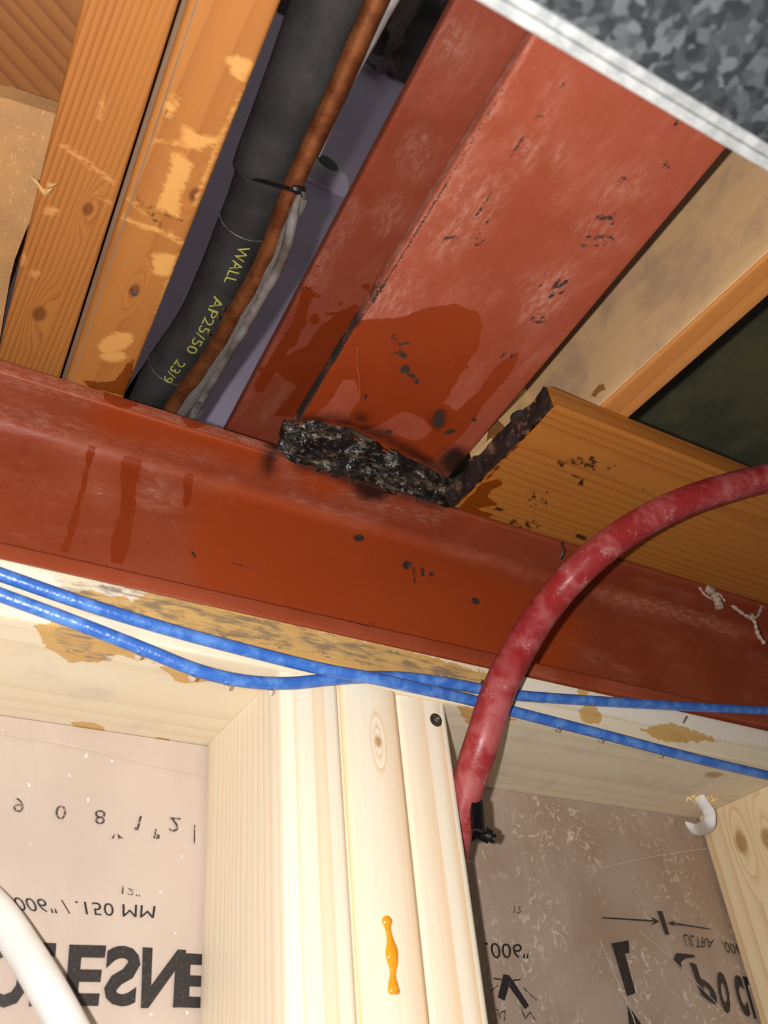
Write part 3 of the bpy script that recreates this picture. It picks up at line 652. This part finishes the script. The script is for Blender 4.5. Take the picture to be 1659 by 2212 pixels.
M_DKG = simple('dark_green_sheathing', (96, 94, 68), (74, 74, 56), 14, .6, .25, 200, spec=.3)
V, Fc = extrude([(.2, ZT + .20), (1.6, ZT + .20), (1.6, ZT + .215), (.2, ZT + .215)], (0, 0, 0), (1, 0, 0), Z, (0, 1, 0), seg(-1.0, .4, .1))
o = obj('ceiling_right', V, Fc, M_DKG, smooth=False, kind='structure')

# ------------------------------------------------------------------ stud wall: top plate, studs, vapour barrier
st = []
T3 = .003
add('w', P_S, T3, [(100, 1285), (200, 1310), (300, 1335), (450, 1385), (600, 1425), (760, 1465), (1010, 1510), (1075, 1462), (900, 1410), (620, 1345), (420, 1290), (330, 1265), (300, 1300), (200, 1275)],
    ell(1275, 1545, 26, 20, 20), ell(1260, 1497, 12, 14, 20), [(1050, 1485), (1110, 1480), (1180, 1520), (1080, 1510)], [(1380, 1575), (1450, 1560), (1560, 1600), (1440, 1605)])
add('c', P_S, T3, [(120, 1255), (200, 1262), (330, 1275), (480, 1318), (640, 1355), (840, 1405), (1060, 1455), (1040, 1475), (880, 1455), (700, 1415), (560, 1390), (450, 1370), (380, 1345), (250, 1310), (140, 1290)],
    [(440, 1440), (560, 1452), (600, 1465), (520, 1470)])
add('d', P_S, T3, [(0, 1212), (110, 1238), (140, 1262), (135, 1295), (60, 1275), (0, 1262)], [(190, 1262), (248, 1266), (252, 1300), (205, 1312)], ell(272, 1292, 14, 20), ell(335, 1300, 18, 30, 10), [(345, 1290), (362, 1320), (340, 1350), (318, 1335)],
    [(680, 1352), (730, 1360), (728, 1392), (690, 1398)], [(1090, 1450), (1180, 1465), (1300, 1492), (1500, 1545), (1659, 1582), (1659, 1615), (1450, 1580), (1300, 1540), (1140, 1505)], ell(460, 1345, 5, 16))
PC = dict(light=(230, 216, 190), dark=(208, 182, 144), ring=.008, contrast=.4, wetc=(.78, .56, .27), dustc=(236, 226, 212, .8), chipc=(112, 102, 88, .8), chipbreak=True, along=.06, wetamp=9, chipamp=15, dustamp=10)
st_f = list(st); st = []
add('w', P_PU, T3, [(72, 1352), (130, 1346), (250, 1370), (330, 1420), (300, 1430), (245, 1412), (215, 1430), (150, 1432), (100, 1395)], [(330, 1432), (400, 1450), (460, 1472), (390, 1476)], [(985, 1522), (1120, 1555), (1010, 1566)], ell(190, 1568, 40, 8, 10), ell(350, 1598, 20, 6, 8))
add('c', P_PU, T3, ell(160, 1380, 44, 28, 20), ell(215, 1420, 30, 10))
# two plates nailed together would show a joint; the photograph shows one
ZEDGE = .0315   # the upper front arris is worn away
M_PT = wood('top_plate_pine', axis=0, seed=10, pith=(.0, .05, .05), knots=[((.4265 - .03, .030, 0.0), .006)], patch=((200, 186, 168), 26, .52, .5), **PC)
V, Fc = extrude([(a, min(b, ZEDGE + a * .75)) for a, b in rrect(0, 0, D + .012, ZB, .002, .0035)], (0, 0, 0), (0, 1, 0), Z, (1, 0, 0), lens_list((-.7, -.24, .05), (-.24, .50, .003), (.5, .9, .03)))
tag(obj('top_plate', V, Fc, M_PT, None, st_f + st), 'pale wooden top plate with grey mildew and water stains under the steel beam', 'plate')
SC = dict(light=(238, 226, 204), dark=(226, 176, 114), axis=2, rough=.55, stains=False)
def stud(x0, x1, y0, y1, label, mat, step=.01, tilt=0.0, ztop=0.0):
    V, Fc = extrude(rrect(x0, y0, x1, y1, .004, step), (0, 0, ztop - .0003), (1, 0, 0), (0, 1, 0), (tilt, 0, -1), lens_list((0, .3, .01), (.3, .9, .05)))
    return tag(obj('wall_stud', V, Fc, mat), label, 'stud', 'vertical wall studs under the top plate')
stud(0, .0370, 0, D - .002, 'leftmost of the three butted pale studs, its wide side facing the left bay', wood('stud_pine_a', seed=11, pith=(.02, -.01, 0), ring=.006, contrast=.42, warp=.02, along=.02, late=3, **SC))
stud(.0376, .0778, -.001, D - .002, 'middle of the three butted pale studs, with orange glue bead', wood('stud_pine_b', seed=12, pith=(.064, -.03, 0), ring=.012, contrast=.7, warp=.03, along=.02, knots=[(tuple(P_S.at(815, 1603)), .0028)], **SC))
stud(.0786, .1166, .002, D - .002, 'right of the three butted pale studs, with a screw near its top', wood('stud_pine_c', seed=13, pith=(.08, -.02, 0), ring=.012, contrast=.7, warp=.05, along=.03, **SC), tilt=.0)
SC2 = dict(SC); SC2.update(light=(226, 204, 168), dark=(196, 152, 102))
P_SR = PX(.4648)
stud(.4640, .503, .003, D - .002, 'lone pale stud with round brown knot right of the red pipe', wood('stud_pine_d', seed=14, pith=(.49, .2, 0), ring=.012, contrast=.6, warp=.04, along=.04, knots=[(tuple(P_SR.at(1602, 1820)), .0062), (tuple(P_SR.at(1659, 1812)), .006)], **SC2))

# vapour barrier sheet with print
def sheet_y(x, z): return D - .0005 + .0012 * mnoise.noise(Vector((x * 14, z * 6, 3))) * min(1, abs(z) / .02)
nb = NT('poly_vapour_barrier'); v = nb.attr('rest')
c = nb.mix(nb.mr(nb.noise(v, 9, 3), .3, .7), lin(196, 180, 168), lin(186, 168, 156))
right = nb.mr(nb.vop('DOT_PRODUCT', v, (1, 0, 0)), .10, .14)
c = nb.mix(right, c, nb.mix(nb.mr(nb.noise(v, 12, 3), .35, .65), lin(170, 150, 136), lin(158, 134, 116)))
fl_ = nb.mr(nb.noise(v, 120, 5, .62, 1.4), .55, .64, 0, .6)
fl_ = nb.math('MULTIPLY', fl_, nb.math('MULTIPLY', right, nb.mr(nb.noise(v, 18, 2), .4, .6)))
c = nb.mix(fl_, c, lin(226, 210, 190))
dr = nb.mr(nb.noise(nb.vmul(v, (1, 1, .6)), 240, 2, .4), .74, .77, 0, .8); c = nb.mix(nb.math('MULTIPLY', dr, nb.mr(right, 0, 1, 1, .2)), c, lin(255, 244, 225))
nb.bump(nb.math('ADD', nb.noise(nb.vmul(v, (1, 1, .35)), 30, 3, .5, .8), nb.math('MULTIPLY', nb.noise(v, 260, 3), .12)), .35, .004)
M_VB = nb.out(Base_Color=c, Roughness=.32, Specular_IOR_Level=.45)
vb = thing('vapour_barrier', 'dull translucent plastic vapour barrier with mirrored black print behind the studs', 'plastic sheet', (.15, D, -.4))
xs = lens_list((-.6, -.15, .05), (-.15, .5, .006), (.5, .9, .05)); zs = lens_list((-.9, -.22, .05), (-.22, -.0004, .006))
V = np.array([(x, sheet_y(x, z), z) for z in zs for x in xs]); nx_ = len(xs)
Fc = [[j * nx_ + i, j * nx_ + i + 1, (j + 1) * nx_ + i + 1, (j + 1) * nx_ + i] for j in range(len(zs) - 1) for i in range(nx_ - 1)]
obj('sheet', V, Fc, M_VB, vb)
P_V = PY(D - .002)
V, Fc = extrude([(D + .004, -.9), (D + .010, -.9), (D + .010, -.0004), (D + .004, -.0004)], (0, 0, 0), (0, 1, 0), Z, (1, 0, 0), seg(-.6, .9, .1))
o = obj('wall_back', V, Fc, simple('brown_batt_face', (120, 100, 84), (100, 84, 70), 30, .9, .3, 200), smooth=False, kind='structure')
# thin second layer: fold lines of film overlap in both bays
M_FILM2 = simple('poly_film_fold', (200, 184, 172), (188, 170, 156), 20, .3, .2, 200, spec=.5)
def fold(pts, w, label=None):
    P = spline([P_V.at(*q) for q in pts], 6); V, Fc = tube(P, w, 6, flat=.35, up=(1, 0, 0)); obj('film_fold', V, Fc, M_FILM2, vb)
fold([(-20, 1580), (150, 1608), (330, 1650), (447, 1675)], .0005)
fold([(1296, 2030), (1330, 2110), (1365, 2190), (1380, 2240)], .0005)
fold([(1380, 2010), (1450, 2070), (1560, 2180), (1600, 2230)], .0003)
fold([(1300, 1875), (1400, 1852), (1530, 1832)], .0003)
fold([(1405, 2110), (1480, 2165), (1545, 2225)], .0002)
ni = NT('black_print_ink'); v = ni.attr('rest')
M_INK = ni.out(Base_Color=ni.mix(ni.mr(ni.noise(v, 700, 4, .7), .55, .72), lin(40, 36, 36), lin(92, 80, 76)), Roughness=.45)
M_INK2 = simple('faded_print_ink', (62, 56, 54), (150, 132, 122), 800, .5, 0, lo=.45, hi=.62)
def ink(V, Fc, mat=M_INK):
    V = np.array([(p[0], sheet_y(p[0], p[2]) - .0011, p[2]) for p in V]); return obj('printed_text', V, Fc, mat, vb, smooth=False)
def vtext(s, tl, tr, br, bl, mat=M_INK, flip=True, bold=.0):
    V, Fc = text_mesh(s, 1.0, bold); mn, mx = V.min(0), V.max(0); U = (V - mn) / np.maximum(mx - mn, 1e-9); out = []
    TL, TR, BR, BL = [np.array(q, float) for q in (tl, tr, br, bl)]
    for x, y, _ in U:
        t = y if flip else 1 - y
        q = (TL * (1 - x) + TR * x) * (1 - t) + (BL * (1 - x) + BR * x) * t; out.append(P_V.at(*q))
    return ink(out, Fc, mat)
def vpoly(pts, mat=M_INK):
    V = [P_V.at(*q) for q in pts]; return ink(V, [list(range(len(pts)))], mat)
for ch, x, y in (('9', 30, 1722), ('0', 121, 1738), ('8', 206, 1748), ('2', 366, 1765)):
    vtext(ch, (x, y), (x + 24, y + 2), (x + 21, y + 33), (x - 2, y + 31), M_INK2)
vpoly([(302, 1762), (307, 1762), (299, 1794), (290, 1791), (291, 1786), (296, 1787)], M_INK2)
vpoly([(419, 1782), (422, 1782), (421, 1822), (418, 1822)], M_INK2)
for q in ([(240, 1811), (248, 1800), (249, 1804), (246, 1811)], [(254, 1800), (268, 1811), (256, 1811)], [(331, 1810), (336, 1790), (339, 1791), (334, 1812)], [(338, 1800), (346, 1805), (344, 1812), (337, 1813)]): vpoly(q, M_INK2)
vtext('12"', (264, 1914), (303, 1926), (302, 1937), (263, 1932), M_INK2)
vtext('006" / .150 MM', (25, 1937), (336, 1957), (332, 1985), (40, 1968))
big = [('O', (-42, 2040), (58, 2037), (62, 2176), (-45, 2178)), ('L', (72, 2035), (122, 2037), (112, 2172), (62, 2174)), ('E', (150, 2040), (230, 2042), (214, 2173), (140, 2172)), ('S', (232, 2040), (306, 2046), (296, 2176), (222, 2172)),
       ('N', (308, 2046), (402, 2052), (394, 2176), (304, 2178)), ('E', (386, 2058), (460, 2062), (455, 2178), (382, 2176))]
for ch, *q in big: vtext(ch, *q, bold=.034)
# right hand bay print
vtext('.006"', (1048, 2035), (1146, 2040), (1142, 2070), (1056, 2072))
vtext('12', (1112, 1956), (1128, 1958), (1126, 1973), (1110, 1972), M_INK2)
vpoly([(1300, 1981), (1412, 1987), (1412, 1991), (1300, 1984)]); vpoly([(1408, 1980), (1426, 1990), (1408, 1999), (1413, 1990)])
vpoly([(1420, 1967), (1432, 1968), (1447, 2018), (1438, 2019)]); vpoly([(1443, 1994), (1458, 1988), (1455, 1994), (1460, 2001)]); vpoly([(1455, 1992), (1536, 2005), (1538, 2008), (1455, 1996)])
vtext('ULTRA', (1475, 2016), (1545, 2028), (1540, 2048), (1484, 2044)); vtext('.006', (1560, 2032), (1600, 2040), (1606, 2062), (1566, 2056))
vpoly([(1320, 2038), (1358, 2031), (1360, 2058), (1350, 2060), (1374, 2145), (1355, 2152), (1328, 2062)])
vpoly([(1355, 2168), (1395, 2225), (1360, 2225)])
vpoly([(1455, 2072), (1462, 2058), (1500, 2062), (1503, 2068), (1482, 2070), (1472, 2078), (1474, 2095), (1458, 2078)])
vtext('P', (1490, 2078), (1535, 2092), (1556, 2180), (1516, 2150), bold=.034); vtext('o', (1545, 2096), (1570, 2100), (1584, 2190), (1562, 2190), bold=.03); vtext('L', (1606, 2108), (1622, 2110), (1648, 2200), (1632, 2200), bold=.03); vtext('c', (1582, 2104), (1602, 2106), (1626, 2196), (1606, 2196), bold=.03)
vpoly([(1088, 2104), (1100, 2106), (1112, 2122), (1144, 2172), (1135, 2180), (1100, 2130), (1091, 2162), (1076, 2154)])
vpoly([(1066, 2112), (1084, 2114), (1084, 2117), (1068, 2115)]); vpoly([(1108, 2116), (1126, 2114), (1126, 2117), (1110, 2119)])
for q in ((1062, 2140, 1076, 2128), (1078, 2190, 1092, 2182), (1092, 2182, 1090, 2206), (1126, 2176, 1136, 2200), (1136, 2200, 1146, 2186), (1146, 2186, 1158, 2205), (1132, 2134, 1160, 2160), (1075, 2180, 1082, 2200)):
    vpoly(caps([q[:2], q[2:]], 3)[0], M_INK2)

# screw, glue bead, small nails
ps = P_S.at(945, 1553)
scr = thing('screw', 'dark countersunk screw near the top of the right butted stud', 'screw', ps)
M_RUST = simple('dark_screw_hole', (70, 60, 40), (40, 34, 26), 400, .5, .3, 600)
obj('countersink', *lathe([(.0042, .0028), (.0044, .0014), (.0030, .0010)], ps, (0, 1, 0), 20), M_RUST, scr)
obj('head', *lathe([(.0020, .0016), (.0020, .0002), (.0010, -.0003), (.0003, .0002)], ps, (0, 1, 0), 16), M_NAIL, scr)
ng = NT('amber_glue'); M_GLUE = ng.out(Base_Color=lin(226, 150, 34), Roughness=.18, Subsurface_Weight=.0, Specular_IOR_Level=.6)
gpth = spline([P_S.at(*q) for q in ((832, 1980), (836, 2010), (843, 2050), (846, 2090), (846, 2120), (848, 2150))], 8)
tag(obj('glue_bead', *tube([p + np.array([0, -.0012, 0]) for p in gpth], [0.0016 + .0020 * (.55 + .45 * math.cos(i * .33)) * min(1, i / 3, (len(gpth) - 1 - i) / 2 + .3) for i in range(len(gpth))], 10, flat=.55, up=(1, 0, 0), wob=.25), M_GLUE), 'glossy amber glue bead on the middle butted stud', 'glue')
def nail(name, label, p0, p1, r=.0008):
    tag(obj(name, *tube([p0, p1], r, 8), M_NAIL), label, 'nail')
nail('wire_nail', 'thin dark nail in the plate behind the blue cables, left of the red pipe', P_S.at(1043, 1490) + np.array([0, .004, 0]), PY(-.006).at(1042, 1470))
nail('wire_nail', 'thin dark nail sticking from the plate at right between the blue cables', P_S.at(1480, 1566) + np.array([0, .004, 0]), PY(-.006).at(1483, 1548))
nail('wire_nail', 'tiny shiny nail tip on the plank under the joist', P_K.at(1385, 1066) + np.array([0, 0, .004]), PZ(ZK - .003).at(1393, 1058), .0006)
q0 = P_K.at(1215, 1178) + np.array([0, 0, .003]); q1 = PZ(ZK - .010).at(1216, 1192); q2 = PZ(ZK - .014).at(1208, 1208)
tag(obj('bent_nail', *tube(spline([q0, q1, q2], 5), .0009, 8), M_NAIL), 'bent nail hanging from the far edge of the plank', 'nail')

# ------------------------------------------------------------------ red pipe with clip
nr = NT('chalky_red_pex'); v = nr.attr('rest')
c = nr.mix(nr.mr(nr.noise(nr.vmul(v, (.6, 1, .6)), 50, 5, .65, .4), .42, .64), lin(140, 36, 38), lin(164, 82, 82)); c = nr.mix(nr.mr(nr.noise(v, 90, 5, .7), .56, .74, 0, .55), c, lin(196, 150, 148))
nr.bump(nr.noise(v, 260, 3), .2, .001)
M_PEX = nr.out(Base_Color=c, Roughness=nr.mr(nr.noise(v, 50, 4), .4, .6, .3, .6), Specular_IOR_Level=.4)
def vline(x, y, v):
    lo, hi = -.6, .2
    for _ in range(50):
        md = (lo + hi) / 2; q = RW @ (np.array([x, y, md]) - CAM)
        if CY + F_PX * q[1] / q[2] > v: lo = md
        else: hi = md
    return np.array([x, y, lo])
rp = [vline(.1268, .060, 2150), vline(.1266, .045, 1960), vline(.1266, .030, 1850), vline(.1268, .018, 1770), vline(.1280, .005, 1690), PY(-.012).at(1042, 1600), PY(-.025).at(1078, 1490), PY(-.036).at(1128, 1392)] + [dep(u, v_, t) for u, v_, t in
      ((1190, 1300, .602), (1265, 1218, .605), (1360, 1145, .618), (1460, 1092, .632), (1560, 1057, .648), (1670, 1030, .67), (1850, 1000, .70))]
rp = spline(rp, 8); e_ = rp[-1] - rp[-3]; e_ /= np.linalg.norm(e_); rp += [rp[-1] + e_ * t for t in (.08, .2, .4)]
hose = thing('red_pipe', 'chalky red plastic water pipe curving up from the studs to the right', 'pipe', rp[20])
obj('pipe_body', *tube(rp, [(.0096 + .0012 * min(1, max(0, (i - 24) / 14))) for i in range(len(rp))], 24), M_PEX, hose)
pc = vline(.1268, .017, 1775)
clip = thing('pipe_clip', 'black plastic clip holding the red pipe to the stud', 'clip', pc)
arc = [(0.0112 * math.cos(math.radians(t)), .0112 * math.sin(math.radians(t))) for t in range(-100, 101, 20)]
arc2 = [(.0146 * math.cos(math.radians(t)), .0146 * math.sin(math.radians(t))) for t in range(100, -101, -20)]
V, Fc = extrude(arc + arc2, pc + np.array([0, 0, -.009]), (1, 0, 0), (0, 1, 0), (.1, 0, 1), seg(0, .019, .004))
obj('saddle', V, Fc, M_BLK, clip)
obj('boss', *lathe([(.0045, 0), (.0045, .006), (.003, .007), (.003, .009)], pc + np.array([.012, -.003, -.006]), (.8, -.3, -.5), 14), M_BLK, clip)
obj('nail_tip', *tube([pc + np.array([.014, -.004, -.007]), pc + np.array([.018, -.006, -.010])], .0011, 8), M_NAIL, clip)

# ------------------------------------------------------------------ blue cables
nbm = NT('blue_cable_jacket'); v = nbm.attr('rest')
c = nbm.mix(nbm.mr(nbm.noise(v, 90, 4, .6), .42, .66), lin(54, 102, 184), lin(88, 134, 204)); c = nbm.mix(nbm.mr(nbm.noise(v, 500, 3), .7, .76, 0, .5), c, lin(24, 46, 110))
nbm.bump(nbm.noise(v, 380, 3), .35, .0012)
M_BLUE = nbm.out(Base_Color=c, Roughness=.28, Specular_IOR_Level=.5)
def ypath(pts, y, n=8): return spline([PY(yy).at(u, v) for (u, v), yy in zip(pts, y if hasattr(y, '__len__') else [y] * len(pts))], n)
k1 = ypath([(-160, 1185), (0, 1241), (200, 1310), (390, 1367), (560, 1412), (700, 1446), (800, 1464), (900, 1486), (1000, 1508), (1100, 1535), (1300, 1586), (1500, 1638), (1670, 1678), (1850, 1720)], [-.0055, -.0055, -.0055, -.006, -.008, -.012, -.0145, -.013, -.009, -.0058, -.0055, -.0055, -.0055, -.0055])
k2 = ypath([(-160, 1225), (0, 1285), (150, 1340), (300, 1398), (420, 1446), (520, 1470), (620, 1476), (720, 1467), (810, 1462), (900, 1466), (1000, 1481), (1100, 1500), (1250, 1512), (1450, 1524), (1670, 1536), (1850, 1545)], [-.0055] * 4 + [-.0058] * 7 + [-.0055] * 5)
def extend(k):
    a = (k[0] - k[2]) / np.linalg.norm(k[0] - k[2]); b = (k[-1] - k[-3]) / np.linalg.norm(k[-1] - k[-3])
    return [k[0] + a * np.array([1, 0, 1]) * t for t in (.4, .2, .08)] + k + [k[-1] + b * np.array([1, 0, 1]) * t for t in (.08, .2, .4)]
k1 = extend(k1); k2 = extend(k2)
tag(obj('blue_cable', *tube(k1, .0037, 12), M_BLUE), 'wet blue data cable, upper one at left, dropping in front at the crossing', 'cable', 'blue data cables along the plate')
tag(obj('blue_cable', *tube(k2, .0037, 12), M_BLUE), 'wet blue data cable sagging lower at left and rising behind the red pipe', 'cable', 'blue data cables along the plate')

# white pipe lower left
M_WHT = simple('white_plastic', (232, 230, 228), (222, 220, 218), 30, .35, 0)
wpth = [dep(u, v_, t) for u, v_, t in ((-70, 1905, .47), (0, 1978, .455), (52, 2055, .44), (98, 2130, .425), (143, 2212, .41), (200, 2330, .39))]
wpo = thing('white_pipe', 'smooth white plastic pipe crossing the lower left corner', 'pipe', wpth[3])
obj('pipe_body', *tube(spline(wpth, 6), .0086, 24), M_WHT, wpo)
# white cable loop through the plate at right
hc = np.array([.428, .071, 0.0])
wc = thing('white_cable', 'white flat cable looping out of a hole in the plate by the right stud', 'cable', (.44, .085, -.03))
loop = [hc + np.array([.0, 0, .012]), P_PU.at(1510, 1722), PZ(-.010).at(1530, 1752), PZ(-.019).at(1532, 1776), PY(D - .010).at(1512, 1792), PY(D + .003).at(1482, 1786), PY(D + .008).at(1470, 1780)]
obj('cable_body', *tube(spline(loop, 8), .0058, 14, flat=.5, up=(0, 1, .2)), M_WHT, wc)
M_FRAY = simple('frayed_fresh_wood', (250, 226, 168), (226, 188, 122), 300, .7, .8, 400)
V = []; Fc = []; rr = random.Random(11)
parts = []
for k in range(26):
    a = rr.uniform(0, 2 * math.pi); r0 = rr.uniform(.004, .013); p = hc + np.array([math.cos(a) * r0 * 1.3, math.sin(a) * r0 * .6, .001])
    parts.append(tube([p, p + np.array([rr.uniform(-.004, .004), rr.uniform(-.003, .003), -rr.uniform(.002, .005)])], [.0012, .0003], 5))
fr = tag(obj('wood_shavings', *join(*parts), M_FRAY), 'pale frayed wood shavings round the hole of the white cable', 'shavings'); fr['kind'] = 'stuff'

# ------------------------------------------------------------------ cobwebs
M_WEB = simple('dusty_cobweb', (196, 172, 156), (170, 146, 132), 300, .8, .3, 600)
def cobweb(label, strands):
    parts = []
    for pts, r in strands:
        P = spline([Plane(BO + YP * .002, YP).at(*q) if q[1] > 1180 else P_K.at(*q) for q in pts], 6)
        parts.append(tube(P, [r * (.9 + 1.1 * abs(math.sin(i * .7))) for i in range(len(P))], 6, wob=.4))
    o = tag(obj('cobweb', *join(*parts), M_WEB), label, 'cobweb')
cobweb('dusty cobweb clump hanging under the plank edge, nearer the red pipe', [([(1509, 1266), (1518, 1280), (1530, 1290), (1540, 1293)], .0006), ([(1522, 1269), (1535, 1275), (1545, 1288), (1550, 1300), (1554, 1312)], .0022), ([(1545, 1276), (1556, 1285), (1566, 1299)], .0005)])
cobweb('grey star-shaped cobweb on the beam at the right', [([(1580, 1308), (1600, 1322), (1615, 1332), (1628, 1334)], .0009), ([(1626, 1326), (1622, 1334), (1630, 1345), (1634, 1360), (1640, 1374), (1652, 1390)], .001), ([(1628, 1335), (1637, 1330), (1642, 1318), (1647, 1306)], .0008)])

# ------------------------------------------------------------------ galvanised duct
ng = NT('galvanised_sheet'); v = ng.attr('rest')
vo = ng.new('ShaderNodeTexVoronoi'); vo.inputs['Scale'].default_value = 260; ng.put(vo.inputs['Vector'], ng.vop('ADD', v, ng.vmul(ng.noise(v, 260, 2, col=True), (.004,) * 3)))
sep = ng.new('ShaderNodeSeparateColor'); ng.t.links.new(vo.outputs['Color'], sep.inputs[0])
g = ng.math('POWER', sep.outputs[0], 2.1); g = ng.math('ADD', ng.math('MULTIPLY', g, .75), ng.math('MULTIPLY', ng.noise(v, 90, 3), .25))
c = ng.mix(g, lin(20, 23, 26), lin(112, 118, 122))
M_GALV = ng.out(Base_Color=c, Metallic=.35, Roughness=ng.mr(g, 0, 1, .5, .38), Specular_IOR_Level=.5)
M_HEM = simple('galvanised_hem', (206, 208, 208), (170, 174, 176), 120, .32, .2, 300, metal=.4)
ZD = .06; yd = PZ(ZD).at(1350, 178)[1]
du = thing('sheet_metal_duct', 'spangled galvanised sheet metal duct close overhead at the upper right', 'duct', (.2, yd - .2, ZD))
V, Fc = extrude([(-.5, ZD), (0, ZD), (0, ZD + .11), (-.5, ZD + .11)], (0, yd - .004, 0), (0, 1, 0), Z, (1, -.036, 0), seg(-.5, .9, .05))
obj('casing', V, Fc, M_GALV, du, smooth=False)
V, Fc = extrude(rrect(-.0085, ZD - .0022, -.0045, ZD, .0009, .002), (0, yd, 0), (0, 1, 0), Z, (1, -.036, 0), seg(-.5, .9, .05)); obj('seam', V, Fc, M_HEM, du)
V, Fc = extrude(rrect(-.004, ZD - .0016, .0, ZD + .10, .0007, .02), (0, yd, 0), (0, 1, 0), Z, (1, -.036, 0), seg(-.5, .9, .05)); obj('hem', V, Fc, M_HEM, du)

# ------------------------------------------------------------------ water drops
nw2 = NT('water'); M_WAT = nw2.out(Base_Color=(1, 1, 1, 1), Transmission_Weight=1.0, IOR=1.33, Roughness=.09)
def drop(p, r, label, group, ax=(0, 0, 1), st_=1.25):
    prof = [(r * math.sin(t) * (1 if t > 1.2 else .92), r * st_ * math.cos(t)) for t in np.linspace(.08, math.pi - .08, 9)]
    tag(obj('water_drop', *lathe([(a, -b) for a, b in prof][::-1], p, ax, 14), M_WAT), label, 'drop', group)
ORD = ('first', 'second', 'third', 'fourth', 'fifth', 'sixth')
def nearest(path, u, v):
    best = None
    for p in path:
        q = RW @ (p - CAM); d = math.hypot(CX + F_PX * q[0] / q[2] - u, CY + F_PX * q[1] / q[2] - v)
        if best is None or d < best[0]: best = (d, p)
    return best[1]
dense1 = [a * (1 - t) + b * t for a, b in zip(k1[:-1], k1[1:]) for t in (0, .25, .5, .75)]; dense2 = [a * (1 - t) + b * t for a, b in zip(k2[:-1], k2[1:]) for t in (0, .25, .5, .75)]
for oi, (u, v_) in enumerate(((300, 1418), (412, 1470), (488, 1490), (582, 1495))):
    drop(nearest(dense2, u, v_ - 16) + np.array([0, 0, -.0046]), .0022, '{} clear water drop from the left hanging under the sagging blue cable'.format(ORD[oi]), 'drops under the sagging blue cable')
for oi, (u, v_) in enumerate(((1200, 1565), (1295, 1597), (1418, 1630))):
    drop(nearest(dense1, u, v_ - 10) + np.array([0, 0, -.0045]), .0021, '{} dark water drop from the red pipe hanging under the lower blue cable'.format(ORD[oi]), 'drops under the right run of blue cable')
for oi, (u, v_, r) in enumerate(((688, 573, .0015), (664, 622, .0016), (638, 678, .0019), (614, 718, .0015), (600, 745, .0016))):
    drop(P_B2T.at(u, v_) + np.array([0, 0, -.0003]), r, '{} small water bead from the top along the left edge of the crossing beam'.format(ORD[oi]), 'water beads on the crossing beam edge', st_=.8)
for oi, (u, v_, r) in enumerate(((482, 668, .0014), (470, 686, .0014), (450, 722, .0013), (447, 791, .0012), (430, 870, .0016))):
    drop(PZ(.2295).at(u, v_), r, '{} glinting water bead from the top on the copper pipe and its film'.format(ORD[oi]), 'water beads on the copper pipe', st_=.9)
for oi, (u, v_, r) in enumerate(((1202, 1275, .0016), (1112, 1500, .0014), (1060, 1652, .0016))):
    p = nearest(rp, u, v_); d_ = CAM - p; d_ /= np.linalg.norm(d_)
    drop(p + d_ * .0104, r, '{} small water bead from the top sitting on the red pipe'.format(ORD[oi]), 'water beads on the red pipe', ax=tuple(d_), st_=.7)

tr = PZ(ZT - .0005).at
nt_ = NT('water_over_red'); M_WTR = nt_.out(Base_Color=lin(150, 66, 32), Roughness=.14, Specular_IOR_Level=1.0, Coat_Weight=1.0, Coat_Roughness=.1)
tag(obj('water_glint', *tube(spline([tr(772, 750), tr(772, 785), tr(776, 815), tr(779, 860)], 8), [.0003, .0006] + [.0009] * 21 + [.0006, .0003], 8, flat=.8, wob=.3), M_WTR), 'thin water ridge added as a glint on the wet underside of the crossing beam', 'water')  # glossy ridge added on the wet patch to catch the flash as a streak
